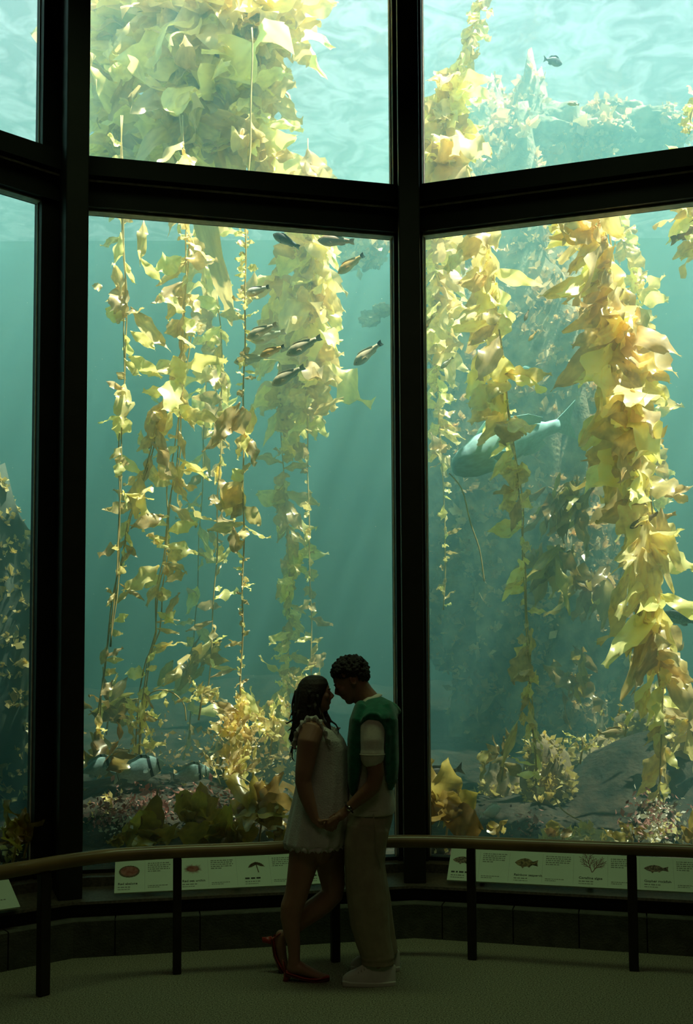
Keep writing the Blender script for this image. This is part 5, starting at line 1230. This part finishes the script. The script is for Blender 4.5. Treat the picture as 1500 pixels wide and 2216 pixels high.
def face_hit(k, d, px, py):
    o = Vector((0, 0, EYE)); r_ = ray(px, py); p0 = on_face(k, 0, d, 0)
    return o + r_ * ((p0 - o).dot(NRM[k]) / r_.dot(NRM[k]))
class Panel:
    def __init__(s, k, bl, top_y, length, label, d0=.11, d1=.30, from_right=False):
        s.P = face_hit(k, d0, *bl); s.u = DIRS[k].copy()
        if from_right: s.P = s.P - s.u * length
        tp = face_hit(k, d1, *top_y)
        s.v = (Vector((NRM[k].x, NRM[k].y, 0)) * (d1 - d0) + Vector((0, 0, tp.z - s.P.z))); s.h = s.v.length; s.v.normalize()
        s.n = s.u.cross(s.v).normalized(); s.L = length
        s.root = empty('information_panel', s.P + s.u * (length / 2)); tag(s.root, label, 'sign', 'information panels'); s.iv = Matrix.Translation(-s.root.location)
        mb = MB(); t = .012
        mb.hexa([s.at(0, 0, -t), s.at(length, 0, -t), s.at(length, 0, 0), s.at(0, 0, 0), s.at(0, s.h, -t), s.at(length, s.h, -t), s.at(length, s.h, 0), s.at(0, s.h, 0)])
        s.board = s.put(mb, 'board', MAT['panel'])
        mb = MB()
        for a in (.12, .5, .88):
            b0 = s.at(length * a, s.h * .5, -.013); mb.box((b0.x - .012, b0.y - .012, .30), (b0.x + .012, b0.y + .012, b0.z))
        s.put(mb, 'bracket', MAT['dark'])
        s.r = random.Random(int(length * 1000))
    def at(s, a, b, c=0.0): return s.P + s.u * a + s.v * b + s.n * c
    def put(s, mb, name, mat, parent=None):
        o = mb.build(name, mat); recalc(o.data); o.parent = parent or s.root
        o.matrix_parent_inverse = Matrix() if parent else s.iv
        return o
    def quad(s, mb, a0, b0, a1, b1, z=.0008): mb.add([s.at(a0, b0, z), s.at(a1, b0, z), s.at(a1, b1, z), s.at(a0, b1, z)], [(0, 1, 2, 3)])
    def words(s, mb, a, b, width, hgt):        # illegible fine print as word-shaped strokes
        x = a
        while x < a + width:
            w = s.r.uniform(.4, 1.6) * hgt * 2.2
            if x + w > a + width: break
            s.quad(mb, x, b, x + w, b + hgt); x += w + hgt * .7
    def text(s, body, a, b, size):
        cu = bpy.data.curves.new('lettering', 'FONT'); cu.body = body; cu.size = size; cu.resolution_u = 2; cu.offset = size * .012
        t = bpy.data.objects.new('lettering', cu); COL.objects.link(t)
        me = bpy.data.meshes.new_from_object(t.evaluated_get(bpy.context.evaluated_depsgraph_get()))
        bpy.data.objects.remove(t); bpy.data.curves.remove(cu)
        for v in me.vertices: v.co = s.at(a + v.co.x, b + v.co.y, .001)
        me.materials.clear(); me.materials.append(MAT['ink'])
        o = bpy.data.objects.new('lettering', me); COL.objects.link(o); o.parent = s.board
    def entry(s, a, wide, heading, art, para=5, gap=0):
        h = s.h
        if heading: s.text(heading, a + .02, h * .235, .0235)
        mb = MB()
        if not heading: s.words(mb, a + .02, h * .24, wide * .36, .012)
        s.put(mb, 'heading_strokes', MAT['ink'], s.board) if mb.v else None
        mb = MB(); s.words(mb, a + .02, h * .15, wide * .26, .007); s.words(mb, a + .02, h * .085, wide * .24, .005)
        for i in range(para): s.words(mb, a + wide * .55, h * (.86 - .062 * i), wide * (.40 if i < para - 1 else .22), .0065)
        s.words(mb, a + wide * .55, h * .17, wide * .34, .005); s.words(mb, a + wide * .55, h * .12, wide * .2, .005)
        s.quad(mb, a + wide * .50, h * .05, a + wide * .502, h * .95); s.quad(mb, a + wide * .99, h * .05, a + wide * .992, h * .95)
        s.put(mb, 'fine_print', MAT['ink_pale'], s.board)
        art(s, a + wide * .24, h * .64)
    def poly(s, mb, pts, z=.001):
        n = len(pts); c = (sum(p[0] for p in pts) / n, sum(p[1] for p in pts) / n)
        mb.add([s.at(c[0], c[1], z)] + [s.at(p[0], p[1], z) for p in pts], [(0, 1 + i, 1 + (i + 1) % n) for i in range(n)])
def art_abalone(s, x, y):
    mb = MB(); s.poly(mb, [(x + .062 * math.cos(a) * (1 + .03 * math.sin(23 * a)), y + .045 * math.sin(a) * (1 + .03 * math.sin(23 * a))) for a in [i * 2 * math.pi / 60 for i in range(60)]]); o = s.put(mb, 'picture_shell', MAT['ill_brown'], s.board)
    mb = MB(); s.poly(mb, [(x + .052 * math.cos(a), y + .002 + .036 * math.sin(a)) for a in [i * 2 * math.pi / 30 for i in range(30)]], .0014); s.put(mb, 'picture_shell_inside', MAT['ill_red'], s.board)
def art_urchin(s, x, y):
    mb = MB(); pts = []
    for i in range(72):
        a = i * 2 * math.pi / 72; rr = (.075 * s.r.uniform(.6, 1) if i % 2 else .030); pts.append((x + rr * math.cos(a), y + rr * .62 * math.sin(a)))
    s.poly(mb, pts); s.put(mb, 'picture_urchin', MAT['ill_red'], s.board)
def art_kelp(s, x, y):
    mb = MB()
    for i in range(11):
        a = R(10 + i * 17); l = .055; bx, by = x + .01, y + .012; tx, ty = bx + l * math.cos(a), by + .035 * math.sin(a) - .012 * abs(math.cos(a)); px_, py_ = -math.sin(a) * .011, math.cos(a) * .011
        s.poly(mb, [(bx, by), ((bx + tx) / 2 + px_, (by + ty) / 2 + py_), (tx, ty - .012), ((bx + tx) / 2 - px_, (by + ty) / 2 - py_)])
    s.poly(mb, [(x + .007, y + .012), (x + .013, y + .012), (x + .024, y - .05), (x + .018, y - .05)]); s.put(mb, 'picture_kelp', MAT['ill_brown'], s.board)
def fish_art(mat, slim=1.0):
    def art(s, x, y):
        mb = MB(); L = .072
        up = [(-1, 0), (-.8, .22), (-.5, .40), (-.15, .50), (.2, .42), (.5, .20), (.66, .10), (1.0, .34), (.93, 0), (1.0, -.34), (.66, -.12), (.4, -.30), (.25, -.50), (.12, -.38), (-.2, -.42), (-.32, -.62), (-.42, -.42), (-.75, -.26)]
        s.poly(mb, [(x + p[0] * L, y + p[1] * L * slim) for p in up]); s.put(mb, 'picture_fish', MAT[mat], s.board)
    return art
def art_coralline(s, x, y):
    mb = MB()
    def br(a, b, ang, l, dep):
        a2, b2 = a + l * math.cos(ang), b + l * math.sin(ang); w = .0012 + .0006 * dep
        px_, py_ = -math.sin(ang) * w, math.cos(ang) * w
        mb.add([s.at(a - px_, b - py_, .001), s.at(a + px_, b + py_, .001), s.at(a2 + px_, b2 + py_, .001), s.at(a2 - px_, b2 - py_, .001)], [(0, 1, 2, 3)])
        if dep: [br(lerp(a, a2, t), lerp(b, b2, t), ang + q, l * .55, dep - 1) for t, q in ((.35, .6), (.5, -.6), (.7, .55), (.85, -.5), (1, .1))]
    br(x + .005, y - .05, R(105), .095, 2); br(x + .008, y - .05, R(60), .075, 2); s.put(mb, 'picture_coralline', MAT['ill_pink'], s.board)
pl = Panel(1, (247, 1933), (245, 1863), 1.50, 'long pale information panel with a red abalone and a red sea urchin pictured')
for a, hd_, art in ((0, 'Red abalone', art_abalone), (.385, 'Red sea urchin', art_urchin), (.77, None, art_kelp), (1.14, None, art_kelp)):
    pl.entry(a, .36 if a < 1.1 else .33, hd_, art)
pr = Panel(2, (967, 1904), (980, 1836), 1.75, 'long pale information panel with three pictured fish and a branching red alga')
for a, hd_, art in ((0, None, fish_art('ill_mottle', .8)), (.395, 'Rainbow seaperch', fish_art('ill_olive')), (.79, 'Coralline algae', art_coralline), (1.175, 'Gopher rockfish', fish_art('ill_mottle', .75))):
    pr.entry(a, .385, hd_, art)
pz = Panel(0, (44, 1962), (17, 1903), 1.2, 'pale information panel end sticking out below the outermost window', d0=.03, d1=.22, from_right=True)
mb = MB(); pz.words(mb, .98, pz.h * .3, .18, .008); pz.put(mb, 'fine_print', MAT['ink_pale'], pz.board)
